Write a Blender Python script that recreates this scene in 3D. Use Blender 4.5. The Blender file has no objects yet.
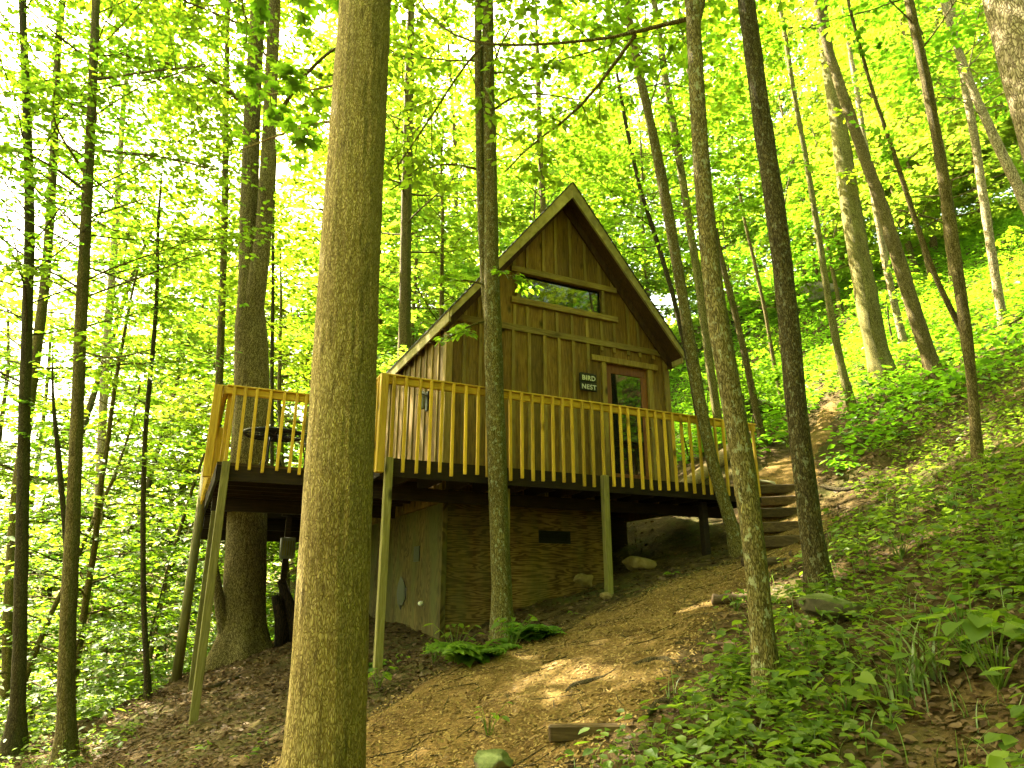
import bpy, math, random
import numpy as np
from mathutils import Vector, Matrix

R = math.radians
sc = bpy.context.scene
col = sc.collection

# ------------------------------------------------------------------ camera
EYE = 1.6
FPX = 670.0
PITCH = math.atan(206 / FPX)
cam_d = bpy.data.cameras.new('camera')
cam_d.sensor_width = 36.0
cam_d.lens = 36.0 * FPX / 1024
cam_d.clip_start = 0.05
cam_d.clip_end = 600
cam = bpy.data.objects.new('camera', cam_d)
cam.location = (0, 0, EYE)
cam.rotation_euler = (math.pi / 2 + PITCH, 0, 0)
col.objects.link(cam)
sc.camera = cam

# ------------------------------------------------------------------ light
SUN_V = Vector((-0.46, 0.34, 0.82)).normalized()          # towards the sun
world = bpy.data.worlds.new('World')
sc.world = world
world.use_nodes = True
wn = world.node_tree
bg = wn.nodes['Background']
sky = wn.nodes.new('ShaderNodeTexSky')
sky.sky_type = 'NISHITA'
sky.sun_disc = False
sky.sun_elevation = math.asin(SUN_V.z)
sky.sun_rotation = math.atan2(SUN_V.x, SUN_V.y)
sky.air_density = 1.0
sky.dust_density = 4.0
sky.ozone_density = 0.6
warm = wn.nodes.new('ShaderNodeMix')             # a warm white balance of the sky light
warm.data_type = 'RGBA'
warm.blend_type = 'MULTIPLY'
warm.inputs[0].default_value = 1.0
warm.inputs[7].default_value = (1.10, 1.0, .58, 1)
wn.links.new(sky.outputs[0], warm.inputs[6])
wn.links.new(warm.outputs[2], bg.inputs[0])
bg.inputs[1].default_value = 0.15
sun_d = bpy.data.lights.new('sun', 'SUN')
sun_d.energy = 5.0
sun_d.angle = R(0.53)
sun_d.color = (1.0, 0.92, 0.68)
sun = bpy.data.objects.new('sun', sun_d)
sun.rotation_euler = SUN_V.to_track_quat('Z', 'Y').to_euler()
sun.location = (-20, 20, 40)
col.objects.link(sun)

sc.view_settings.view_transform = 'Standard'
sc.view_settings.look = 'None'
sc.view_settings.gamma = 1.0
sc.view_settings.exposure = 3.5
sc.render.engine = 'CYCLES'
cy = sc.cycles
cy.max_bounces = 8
cy.diffuse_bounces = 4
cy.glossy_bounces = 2
cy.transmission_bounces = 5
cy.caustics_reflective = False
cy.caustics_refractive = False
cy.sample_clamp_indirect = 4.0
cy.use_denoising = True
cy.use_adaptive_sampling = True
cy.adaptive_threshold = 0.02

# ------------------------------------------------------------------ terrain function
U = np.array([.9007, .4345, 0.0])
W = np.array([-.4345, .9007, 0.0])
P0 = np.array([-1.55, 7.81, 0.0])
CAB_ROT = math.atan2(U[1], U[0])


def cab(u, w, z=0.0):
    return P0 + u * U + w * W + np.array([0, 0, z])


CP = np.array([
    (-1.46, 7.85, .75), (1.22, 9.15, 1.54), (-.89, 9.16, .99), (0, 0, 0.05), (0, 4.5, .55), (3.94, 10.46, 2.45),
    (4.3, 12.2, 3.3), (9.5, 14, 6.25), (15, 21, 11), (21, 25, 16), (30, 32, 22), (2.2, 3.0, 1.05), (-2, 3, -.1),
    (-3.5, 8.1, .2), (-5.75, 12.6, .08), (-4.3, 11.5, .55), (-5.4, 9, -.3), (-6.2, 9.4, -.3), (-5, 10, .1),
    (-8, 12, -1.9), (-8.5, 16, -2.2), (-12, 18, -4.5), (-22, 30, -8.5), (-8, 4, -2.2), (-16, 6, -5), (-2, 16, 1.6),
    (2, 16, 3.2), (0, 28, 5), (-8, 28, -1.5), (10, 25, 9.5), (6, 3, 3), (14, 6, 8), (3.5, 6.8, 2.05), (22, 12, 14),
    (0, -6, -.6), (10, -6, 4), (-10, -6, -4), (40, 45, 30), (-35, 45, -11), (0, 45, 11), (15, 42, 20), (40, 0, 24),
    (-40, 0, -12), (2.6, 6.6, 1.62), (6.8, 14, 4.95), (4.2, 14.5, 4.2), (8.6, 20, 7.6)], float)


def _tps(P, lam=.15):
    n = len(P)
    X = P[:, :2]
    d = np.linalg.norm(X[:, None] - X[None], axis=2)
    K = np.where(d > 0, d * d * np.log(d + 1e-9), 0)
    A = np.zeros((n + 3, n + 3))
    A[:n, :n] = K + lam * np.eye(n)
    A[:n, n] = 1
    A[:n, n + 1:] = X
    A[n, :n] = 1
    A[n + 1:, :n] = X.T
    b = np.zeros(n + 3)
    b[:n] = P[:, 2]
    return np.linalg.solve(A, b)


SOL = _tps(CP)


def bumps(x, y):
    return (0.022 * np.sin(2.3 * x + 1.1 * y + .5) * np.cos(1.7 * y - .9 * x) + 0.014 * np.sin(5.1 * x - 3.3 * y + 1.2)
            + 0.009 * np.sin(8.7 * y + 4.1 * x + 2.) + 0.006 * np.cos(14.3 * x + 9.9 * y))


def ground(x, y):
    x = np.asarray(x, float)
    y = np.asarray(y, float)
    d2 = (x[..., None] - CP[:, 0]) ** 2 + (y[..., None] - CP[:, 1]) ** 2
    g = (SOL[:-3] * (.5 * d2 * np.log(d2 + 1e-9))).sum(-1) + SOL[-3] + SOL[-2] * x + SOL[-1] * y
    return g + bumps(x, y)


def gz(x, y):
    return float(ground(np.array([x]), np.array([y]))[0])


_c, _s = math.cos(PITCH), math.sin(PITCH)


def ray(px, py):
    X = px - 512.0
    Y = 384.0 - py
    return np.array([X, FPX * _c - Y * _s, FPX * _s + Y * _c])


def at(px, py, Yd):
    """the point of the world plane y = Yd that lies in that direction"""
    r = ray(px, py)
    return np.array([0, 0, EYE]) + r * (Yd / r[1])


def zdepth(P):
    return P[1] * _c + (P[2] - EYE) * _s


def hit(px, py):
    r = ray(px, py) / FPX
    t = np.arange(1, 70, .03)
    P = np.array([0, 0, EYE]) + r * t[:, None]
    g = P[:, 2] - ground(P[:, 0], P[:, 1])
    i = int(np.argmax(g < 0))
    return P[i]


# ------------------------------------------------------------------ mesh helpers
class MB:
    def __init__(s):
        s.v = []
        s.f = []
        s.n = 0

    def add(s, v, f):
        v = np.asarray(v, float).reshape(-1, 3)
        s.v.append(v)
        n = s.n
        s.f += [tuple(i + n for i in q) for q in f]
        s.n += len(v)

    def box(s, x0, x1, y0, y1, z0, z1):
        s.hexa([(x0, y0, z0), (x1, y0, z0), (x1, y1, z0), (x0, y1, z0), (x0, y0, z1), (x1, y0, z1), (x1, y1, z1), (x0, y1, z1)])

    def hexa(s, v):
        s.add(v, [(0, 3, 2, 1), (4, 5, 6, 7), (0, 1, 5, 4), (1, 2, 6, 5), (2, 3, 7, 6), (3, 0, 4, 7)])

    def bar(s, a, b, wx, wy, up=(0, 0, 1)):
        a = Vector(a)
        b = Vector(b)
        d = (b - a).normalized()
        upv = Vector(up)
        x = d.cross(upv)
        if x.length < 1e-4:
            x = d.cross(Vector((1, 0, 0)))
        x.normalize()
        y = x.cross(d).normalized()
        vs = []
        for p in (a, b):
            for sx, sy in ((-1, -1), (1, -1), (1, 1), (-1, 1)):
                vs.append(p + x * sx * wx / 2 + y * sy * wy / 2)
        s.add([tuple(q) for q in vs], [(0, 3, 2, 1), (4, 5, 6, 7), (0, 1, 5, 4), (1, 2, 6, 5), (2, 3, 7, 6), (3, 0, 4, 7)])

    def tube(s, pts, rad, k=8, cap=True, wob=0.0, rng=None):
        pts = np.asarray(pts, float)
        n = len(pts)
        rad = np.broadcast_to(np.asarray(rad, float), (n,))
        T = np.gradient(pts, axis=0)
        T /= np.linalg.norm(T, axis=1)[:, None] + 1e-12
        ref = np.array([1., 0, 0]) if abs(T[0][0]) < .8 else np.array([0, 1., 0])
        a = np.arange(k) / k * 2 * np.pi
        vs = np.zeros((n, k, 3))
        X = ref
        for i in range(n):
            X = X - T[i] * (X @ T[i])
            X /= np.linalg.norm(X) + 1e-12
            Yv = np.cross(T[i], X)
            r = rad[i]
            if wob and rng is not None:
                r = r * (1 + wob * rng.uniform(-1, 1, k))
                vs[i] = pts[i] + (np.cos(a) * r)[:, None] * X + (np.sin(a) * r)[:, None] * Yv
            else:
                vs[i] = pts[i] + r * (np.cos(a)[:, None] * X + np.sin(a)[:, None] * Yv)
        f = []
        for i in range(n - 1):
            for j in range(k):
                f.append((i * k + j, i * k + (j + 1) % k, (i + 1) * k + (j + 1) % k, (i + 1) * k + j))
        if cap:
            f.append(tuple(range(k))[::-1])
            f.append(tuple((n - 1) * k + j for j in range(k)))
        s.add(vs.reshape(-1, 3), f)

    def mesh(s, name, m, smooth=False):
        me = bpy.data.meshes.new(name)
        me.from_pydata(np.concatenate(s.v).tolist() if s.v else [], [], s.f)
        if smooth:
            me.polygons.foreach_set('use_smooth', np.ones(len(me.polygons), bool))
        for mm in (m if isinstance(m, (list, tuple)) else [m]):
            me.materials.append(mm)
        me.update()
        return me

    def obj(s, name, m, parent=None, smooth=False, bevel=0):
        o = link(name, s.mesh(name, m, smooth), parent)
        if bevel:
            b = o.modifiers.new('bevel', 'BEVEL')
            b.width = bevel
            b.segments = 1
            b.limit_method = 'ANGLE'
        return o


def link(name, data, parent=None):
    o = bpy.data.objects.new(name, data)
    col.objects.link(o)
    if parent is not None:
        o.parent = parent
    return o


def tag(o, label=None, cat=None, group=None, kind=None):
    if label:
        o['label'] = label
    if cat:
        o['category'] = cat
    if group:
        o['group'] = group
    if kind:
        o['kind'] = kind
    return o


def thing(name, label, cat, loc=(0, 0, 0), rz=0.0, group=None):
    o = link(name, None)
    o.location = [float(q) for q in loc]
    o.rotation_euler = (0, 0, rz)
    o.empty_display_size = .2
    return tag(o, label, cat, group)


def copy_tree(o, parent=None):
    c = o.copy()
    col.objects.link(c)
    c.parent = parent
    for ch in list(o.children):
        copy_tree(ch, c)
    return c


def poly_mesh(name, V, per, m, smooth=False):
    """V: (N, per, 3) polygons"""
    V = np.asarray(V, np.float32)
    n = V.shape[0]
    me = bpy.data.meshes.new(name)
    me.vertices.add(n * per)
    me.vertices.foreach_set('co', V.reshape(-1))
    me.loops.add(n * per)
    me.loops.foreach_set('vertex_index', np.arange(n * per, dtype=np.int32))
    me.polygons.add(n)
    me.polygons.foreach_set('loop_start', np.arange(n, dtype=np.int32) * per)
    me.polygons.foreach_set('loop_total', np.full(n, per, np.int32))
    me.materials.append(m)
    me.update(calc_edges=True)
    return me


OVAL = np.array([(0, 0, 0), (.30, .32, .05), (.24, .68, .04), (0, 1, -.10), (-.24, .68, .04), (-.30, .32, .05)])
MAPLE = np.array([(0, 0, 0), (.20, .06, .0), (.50, .20, -.05), (.30, .36, .03), (.48, .66, -.06), (.17, .62, .02), (0, 1, -.10),
                  (-.17, .62, .02), (-.48, .66, -.06), (-.30, .36, .03), (-.50, .20, -.05), (-.20, .06, .0)])
HEART = np.array([(0, 0.02, 0), (.26, -.10, .05), (.46, .14, .08), (.36, .52, .04), (0, 1, -.12), (-.36, .52, .04), (-.46, .14, .08), (-.26, -.10, .05)])


def leaf_mesh(name, P, D, N, S, m, shape='oval'):
    """leaves at P, pointing along D, face up along N, length S; each leaf is an island of two folded halves"""
    P, D, N, S = (np.asarray(q, float) for q in (P, D, N, S))
    D = D / (np.linalg.norm(D, axis=1)[:, None] + 1e-9)
    N = N - D * (N * D).sum(1)[:, None]
    N /= np.linalg.norm(N, axis=1)[:, None] + 1e-9
    X = np.cross(D, N)
    T = {'oval': OVAL, 'maple': MAPLE, 'heart': HEART}[shape]
    k = len(T)
    V = P[:, None, :] + S[:, None, None] * (T[None, :, 0, None] * X[:, None] + T[None, :, 1, None] * D[:, None] + T[None, :, 2, None] * N[:, None])
    n = len(P)
    tip = int(np.argmax(T[:, 1]))
    half_a = list(range(0, tip + 1))
    half_b = [0] + list(range(tip, k))
    me = bpy.data.meshes.new(name)
    me.vertices.add(n * k)
    me.vertices.foreach_set('co', V.astype(np.float32).reshape(-1))
    pa, pb = len(half_a), len(half_b)
    idx = np.concatenate([np.array(half_a), np.array(half_b)])[None] + (np.arange(n) * k)[:, None]
    me.loops.add(n * (pa + pb))
    me.loops.foreach_set('vertex_index', idx.astype(np.int32).reshape(-1))
    me.polygons.add(n * 2)
    st = np.stack([np.arange(n) * (pa + pb), np.arange(n) * (pa + pb) + pa], 1)
    me.polygons.foreach_set('loop_start', st.astype(np.int32).reshape(-1))
    me.polygons.foreach_set('loop_total', np.tile(np.array([pa, pb], np.int32), n))
    me.materials.append(m)
    me.update(calc_edges=True)
    return me


# ------------------------------------------------------------------ materials
def mat(name):
    m = bpy.data.materials.new(name)
    m.use_nodes = True
    nt = m.node_tree
    nt.nodes.clear()
    out = nt.nodes.new('ShaderNodeOutputMaterial')
    return m, nt, out


def node(nt, typ, **kw):
    n = nt.nodes.new(typ)
    for k, v in kw.items():
        if k in ('ins',):
            for a, b in v.items():
                n.inputs[a].default_value = b
        else:
            setattr(n, k, v)
    return n


def ramp(nt, fac, stops):
    r = nt.nodes.new('ShaderNodeValToRGB')
    e = r.color_ramp.elements
    while len(e) < len(stops):
        e.new(.5)
    for i, (p, c) in enumerate(stops):
        e[i].position = p
        e[i].color = (*c, 1)
    nt.links.new(fac, r.inputs[0])
    return r.outputs[0]


def mixc(nt, a, b, fac, mode='MIX'):
    n = nt.nodes.new('ShaderNodeMix')
    n.data_type = 'RGBA'
    n.blend_type = mode
    for s, v in ((6, a), (7, b), (0, fac)):
        if isinstance(v, (int, float)):
            n.inputs[s].default_value = v
        elif isinstance(v, tuple):
            n.inputs[s].default_value = (*v, 1)
        else:
            nt.links.new(v, n.inputs[s])
    return n.outputs[2]


def coords(nt, scale=(1, 1, 1), kind='Object', rot=(0, 0, 0)):
    t = nt.nodes.new('ShaderNodeTexCoord')
    mp = nt.nodes.new('ShaderNodeMapping')
    mp.inputs['Scale'].default_value = scale
    mp.inputs['Rotation'].default_value = rot
    nt.links.new(t.outputs[kind], mp.inputs[0])
    return mp.outputs[0]


def noise(nt, vec, scale, detail=4, rough=.6, dist=0.0):
    n = nt.nodes.new('ShaderNodeTexNoise')
    n.inputs['Scale'].default_value = scale
    n.inputs['Detail'].default_value = detail
    n.inputs['Roughness'].default_value = rough
    n.inputs['Distortion'].default_value = dist
    nt.links.new(vec, n.inputs['Vector'])
    return n.outputs['Fac']


def principled(nt, out, color, rough=.8, bump=None, bs=.3, bd=.02, spec=.3):
    p = nt.nodes.new('ShaderNodeBsdfPrincipled')
    if isinstance(color, tuple):
        p.inputs['Base Color'].default_value = (*color, 1)
    else:
        nt.links.new(color, p.inputs['Base Color'])
    p.inputs['Roughness'].default_value = rough
    p.inputs['Specular IOR Level'].default_value = spec
    if bump is not None:
        b = nt.nodes.new('ShaderNodeBump')
        b.inputs['Strength'].default_value = bs
        b.inputs['Distance'].default_value = bd
        nt.links.new(bump, b.inputs['Height'])
        nt.links.new(b.outputs[0], p.inputs['Normal'])
    nt.links.new(p.outputs[0], out.inputs[0])
    return p


def leaf_mat(name, dark, light, trans, tr=.5, gloss=.05, tint=.25):
    m, nt, out = mat(name)
    g = nt.nodes.new('ShaderNodeNewGeometry')
    oi = nt.nodes.new('ShaderNodeObjectInfo')
    c = ramp(nt, g.outputs['Random Per Island'], [(0, dark), (.55, tuple((a + b) / 2 for a, b in zip(dark, light))), (1, light)])
    hv = nt.nodes.new('ShaderNodeHueSaturation')
    mr = node(nt, 'ShaderNodeMapRange', ins={3: .5 - .024 * tint / .25, 4: .5 + .014 * tint / .25})
    nt.links.new(oi.outputs['Random'], mr.inputs[0])
    nt.links.new(mr.outputs[0], hv.inputs['Hue'])
    nt.links.new(c, hv.inputs['Color'])
    d = nt.nodes.new('ShaderNodeBsdfDiffuse')
    nt.links.new(hv.outputs[0], d.inputs[0])
    t = nt.nodes.new('ShaderNodeBsdfTranslucent')
    tc = mixc(nt, tuple(q * .65 for q in trans), trans, g.outputs['Random Per Island'])
    hv2 = nt.nodes.new('ShaderNodeHueSaturation')
    nt.links.new(mr.outputs[0], hv2.inputs['Hue'])
    nt.links.new(tc, hv2.inputs['Color'])
    nt.links.new(hv2.outputs[0], t.inputs[0])
    a = nt.nodes.new('ShaderNodeMixShader')
    a.inputs[0].default_value = tr
    nt.links.new(d.outputs[0], a.inputs[1])
    nt.links.new(t.outputs[0], a.inputs[2])
    gl = nt.nodes.new('ShaderNodeBsdfGlossy')
    gl.inputs['Roughness'].default_value = .5
    b = nt.nodes.new('ShaderNodeMixShader')
    b.inputs[0].default_value = gloss
    nt.links.new(a.outputs[0], b.inputs[1])
    nt.links.new(gl.outputs[0], b.inputs[2])
    nt.links.new(b.outputs[0], out.inputs[0])
    return m


def bark_mat(name, dark, mid, light, sc_=1.0, moss=0.0, mossc=(.05, .075, .01), lichen=0.0, bs=.8, bd=.02, stretch=.22):
    m, nt, out = mat(name)
    v = coords(nt, (1, 1, stretch))
    n1 = noise(nt, v, 26 * sc_, 6, .65, .6)
    vo = nt.nodes.new('ShaderNodeTexVoronoi')
    vo.feature = 'DISTANCE_TO_EDGE'
    vo.inputs['Scale'].default_value = 34 * sc_
    wv = nt.nodes.new('ShaderNodeVectorMath')
    wv.operation = 'ADD'
    nz = nt.nodes.new('ShaderNodeTexNoise')
    nz.inputs['Scale'].default_value = 14 * sc_
    nt.links.new(v, nz.inputs['Vector'])
    sc2 = nt.nodes.new('ShaderNodeVectorMath')
    sc2.operation = 'SCALE'
    sc2.inputs[3].default_value = .12 / sc_
    nt.links.new(nz.outputs['Color'], sc2.inputs[0])
    nt.links.new(v, wv.inputs[0])
    nt.links.new(sc2.outputs[0], wv.inputs[1])
    nt.links.new(wv.outputs[0], vo.inputs['Vector'])
    crack = node(nt, 'ShaderNodeMapRange', ins={1: 0.0, 2: .22})
    nt.links.new(vo.outputs[0], crack.inputs[0])
    h = node(nt, 'ShaderNodeMath', operation='MULTIPLY')
    nt.links.new(crack.outputs[0], h.inputs[0])
    nt.links.new(n1, h.inputs[1])
    c = ramp(nt, h.outputs[0], [(.05, dark), (.35, mid), (.62, light)])
    fis = ramp(nt, noise(nt, coords(nt, (1, 1, .13)), 15 * sc_ ** .5, 5, .7, .4), [(.55, (1, 1, 1)), (.64, (.34, .32, .28))])
    c = mixc(nt, c, fis, .7, 'MULTIPLY')
    big = noise(nt, coords(nt, (1, 1, .5)), 1.7, 4, .6)
    c = mixc(nt, c, ramp(nt, big, [(.3, (.62, .56, .5)), (.7, (1.12, 1.1, 1.0))]), .8, 'MULTIPLY')
    if lichen:
        ln = noise(nt, coords(nt, (1, 1, .6)), 9 * sc_, 5, .7)
        lm = ramp(nt, ln, [(.56, (0, 0, 0)), (.62, (1, 1, 1))])
        fm = node(nt, 'ShaderNodeMath', operation='MULTIPLY')
        nt.links.new(lm, fm.inputs[0])
        fm.inputs[1].default_value = lichen
        c = mixc(nt, c, (.30, .31, .17), fm.outputs[0])
    if moss:
        g = nt.nodes.new('ShaderNodeNewGeometry')
        dt = nt.nodes.new('ShaderNodeVectorMath')
        dt.operation = 'DOT_PRODUCT'
        nt.links.new(g.outputs['Normal'], dt.inputs[0])
        dt.inputs[1].default_value = (.85, .1, .1)
        mn = noise(nt, coords(nt, (1, 1, .45)), 5.0, 5, .7)
        ad = node(nt, 'ShaderNodeMath', operation='ADD')
        nt.links.new(dt.outputs['Value'], ad.inputs[0])
        nt.links.new(mn, ad.inputs[1])
        mm = ramp(nt, ad.outputs[0], [(.72, (0, 0, 0)), (1.15, (1, 1, 1))])
        fm = node(nt, 'ShaderNodeMath', operation='MULTIPLY')
        nt.links.new(mm, fm.inputs[0])
        fm.inputs[1].default_value = moss
        mc = mixc(nt, tuple(q * .45 for q in mossc), mossc, n1)
        c = mixc(nt, c, mc, fm.outputs[0])
    principled(nt, out, c, .92, h.outputs[0], bs, bd, .15)
    return m


def wood_mat(name, dark, mid, light, grain=(14, 14, 1.2), rough=.75, green=0.0, knots=True, axis='Z', weather=.6, var=.35):
    m, nt, out = mat(name)
    g = nt.nodes.new('ShaderNodeNewGeometry')
    v = coords(nt, (1, 1, 1))
    off = nt.nodes.new('ShaderNodeVectorMath')
    off.operation = 'ADD'
    cmb = nt.nodes.new('ShaderNodeCombineXYZ')
    oi = nt.nodes.new('ShaderNodeObjectInfo')
    rsum = node(nt, 'ShaderNodeMath', operation='ADD')
    nt.links.new(g.outputs['Random Per Island'], rsum.inputs[0])
    nt.links.new(oi.outputs['Random'], rsum.inputs[1])
    rnd = node(nt, 'ShaderNodeMath', operation='FRACT')
    nt.links.new(rsum.outputs[0], rnd.inputs[0])
    mu = node(nt, 'ShaderNodeMath', operation='MULTIPLY')
    nt.links.new(rnd.outputs[0], mu.inputs[0])
    mu.inputs[1].default_value = 37.0
    for i in range(3):
        nt.links.new(mu.outputs[0], cmb.inputs[i])
    nt.links.new(v, off.inputs[0])
    nt.links.new(cmb.outputs[0], off.inputs[1])
    mp = nt.nodes.new('ShaderNodeMapping')
    mp.inputs['Scale'].default_value = grain
    nt.links.new(off.outputs[0], mp.inputs[0])
    n1 = noise(nt, mp.outputs[0], 3.0, 6, .62, .8)
    c = ramp(nt, n1, [(.28, dark), (.5, mid), (.75, light)])
    if knots:
        vo = nt.nodes.new('ShaderNodeTexVoronoi')
        vo.inputs['Scale'].default_value = 2.6
        mk = nt.nodes.new('ShaderNodeMapping')
        mk.inputs['Scale'].default_value = tuple(1.0 if q > 3 else .55 for q in grain)
        nt.links.new(off.outputs[0], mk.inputs[0])
        nt.links.new(mk.outputs[0], vo.inputs['Vector'])
        km = ramp(nt, vo.outputs['Distance'], [(.05, (1, 1, 1)), (.14, (0, 0, 0))])
        c = mixc(nt, c, tuple(q * .35 for q in dark), km)
    pv = ramp(nt, rnd.outputs[0], [(0, (1 - var,) * 3), (1, (1 + var * .6, 1 + var * .5, 1 + var * .3))])
    c = mixc(nt, c, pv, 1.0, 'MULTIPLY')
    wn_ = noise(nt, coords(nt, (1.4, 1.4, .5)), 1.6, 5, .65)
    wr = ramp(nt, wn_, [(.34, (.45, .42, .38)), (.62, (1, 1, 1))])
    c = mixc(nt, c, wr, weather, 'MULTIPLY')
    if green:
        gn = ramp(nt, noise(nt, coords(nt, (1, 1, .35)), 2.2, 4, .6), [(.42, (0, 0, 0)), (.66, (1, 1, 1))])
        gm = node(nt, 'ShaderNodeMath', operation='MULTIPLY')
        nt.links.new(gn, gm.inputs[0])
        gm.inputs[1].default_value = green
        c = mixc(nt, c, (.075, .09, .02), gm.outputs[0])
    principled(nt, out, c, rough, n1, .25, .006, .25)
    return m


def flat_mat(name, color, rough=.6, metal=0.0, var=.2, scale=12.0, bump=.1):
    m, nt, out = mat(name)
    n1 = noise(nt, coords(nt), scale, 5, .6)
    c = mixc(nt, color, ramp(nt, n1, [(.3, (1 - var,) * 3), (.7, (1 + var,) * 3)]), 1.0, 'MULTIPLY')
    p = principled(nt, out, c, rough, n1, bump, .01)
    p.inputs['Metallic'].default_value = metal
    return m


M = {}
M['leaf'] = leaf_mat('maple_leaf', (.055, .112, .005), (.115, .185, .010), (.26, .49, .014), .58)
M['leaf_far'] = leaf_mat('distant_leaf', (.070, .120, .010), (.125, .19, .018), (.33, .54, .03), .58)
M['leaf_low'] = leaf_mat('ground_leaf', (.040, .090, .006), (.105, .165, .012), (.24, .40, .02), .42, .025)
M['leaf_fern'] = leaf_mat('fern_leaf', (.045, .11, .008), (.09, .18, .014), (.20, .42, .03), .4, .02)
M['grass'] = leaf_mat('grass_blade', (.06, .12, .012), (.14, .2, .03), (.25, .4, .05), .4, .06)
M['dry_leaf'] = leaf_mat('dry_leaf', (.045, .026, .011), (.14, .095, .045), (.10, .06, .025), .2, .015, .1)
M['chip'] = leaf_mat('wood_chip', (.085, .052, .016), (.255, .18, .06), (.1, .07, .03), .05, .01, .05)
M['bark_big'] = bark_mat('tulip_bark', (.16, .115, .036), (.35, .275, .10), (.50, .41, .18), 2.7, .45, bs=.9, bd=.015, stretch=.27)
M['bark'] = bark_mat('brown_bark', (.06, .045, .015), (.17, .132, .048), (.29, .235, .10), 2.4, .5)
M['bark_lichen'] = bark_mat('lichen_bark', (.06, .048, .015), (.185, .15, .052), (.32, .27, .105), 2.7, .5, lichen=.85)
M['bark_haze'] = bark_mat('haze_green_bark', (.085, .075, .024), (.23, .205, .070), (.36, .33, .125), 2.0, .5)  # paler green tone stands in for haze over the distant trunks
M['bark_umber'] = bark_mat('umber_bark', (.026, .020, .008), (.080, .063, .024), (.17, .14, .055), 2.6, .4, lichen=.45)
M['bark_dark'] = bark_mat('dark_bark', (.024, .018, .008), (.07, .054, .022), (.13, .105, .046), 2.6, .4)
M['bark_pale'] = bark_mat('pale_bark', (.12, .09, .05), (.34, .28, .17), (.50, .42, .28), .9, .0, bs=.7, stretch=.4)
M['bark_deck'] = bark_mat('grey_bark', (.06, .045, .018), (.21, .165, .068), (.36, .29, .13), 1.9, .0, stretch=.25)
M['board'] = wood_mat('cabin_board', (.070, .038, .008), (.185, .105, .020), (.30, .185, .040), weather=.7, green=.14)
M['batten'] = wood_mat('cabin_batten', (.12, .080, .018), (.23, .160, .038), (.32, .235, .065), weather=.45)
M['trim'] = wood_mat('cabin_trim', (.11, .075, .02), (.22, .16, .042), (.31, .235, .075), (1.2, 14, 14), weather=.5)
M['barge'] = wood_mat('barge_board', (.18, .145, .048), (.32, .27, .095), (.44, .375, .15), (2, 14, 2), weather=.35, knots=False, green=.2)
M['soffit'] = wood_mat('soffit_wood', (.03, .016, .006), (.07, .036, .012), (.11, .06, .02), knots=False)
M['rail'] = wood_mat('railing_pine', (.38, .22, .018), (.57, .355, .030), (.68, .46, .06), (18, 18, 1.4), .65, weather=.45, var=.38, knots=True)
M['rail_h'] = wood_mat('handrail_pine', (.38, .22, .018), (.57, .355, .030), (.68, .46, .06), (1.4, 18, 18), .65, weather=.45, var=.2, knots=True)
M['post'] = wood_mat('treated_post', (.10, .085, .025), (.19, .165, .055), (.28, .245, .09), (16, 16, 1.2), weather=.4, green=.25)
M['deck'] = wood_mat('deck_board', (.035, .02, .009), (.075, .045, .02), (.12, .075, .035), (1.2, 14, 14), weather=.5)
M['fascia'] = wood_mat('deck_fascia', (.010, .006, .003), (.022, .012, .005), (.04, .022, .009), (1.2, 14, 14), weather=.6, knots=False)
M['shingle'] = flat_mat('shingle', (.05, .05, .04), .95, 0, .4, 30, .4)
M['door'] = wood_mat('door_wood', (.10, .032, .009), (.19, .066, .018), (.27, .105, .032), (16, 16, 1.2), .5, weather=.2, knots=False)
M['step'] = wood_mat('shade_toned_timber', (.028, .017, .007), (.065, .040, .016), (.13, .085, .036), (1.2, 12, 12), weather=.6)  # timber darkened in colour to stand in for shade on the riser faces
M['log'] = wood_mat('grey_log', (.09, .06, .025), (.19, .135, .06), (.30, .22, .11), (1.2, 12, 12), weather=.6)
M['sign'] = flat_mat('sign_paint', (.012, .013, .008), .6, 0, .3)
M['letter'] = flat_mat('sign_letter', (.50, .50, .42), .7, 0, .25)
M['black'] = flat_mat('black_metal', (.012, .012, .012), .45, .3, .3)
M['grey'] = flat_mat('grey_paint', (.16, .16, .13), .7, 0, .3)
M['white'] = flat_mat('white_plastic', (.75, .73, .65), .5, 0, .05)
M['brass'] = flat_mat('dark_brass', (.12, .08, .03), .35, .9, .2)


def glass_mat():
    m, nt, out = mat('window_glass')
    p = principled(nt, out, (.006, .008, .006), .03, None, spec=.9)
    p.inputs['IOR'].default_value = 1.5
    return m


M['glass'] = glass_mat()


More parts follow.
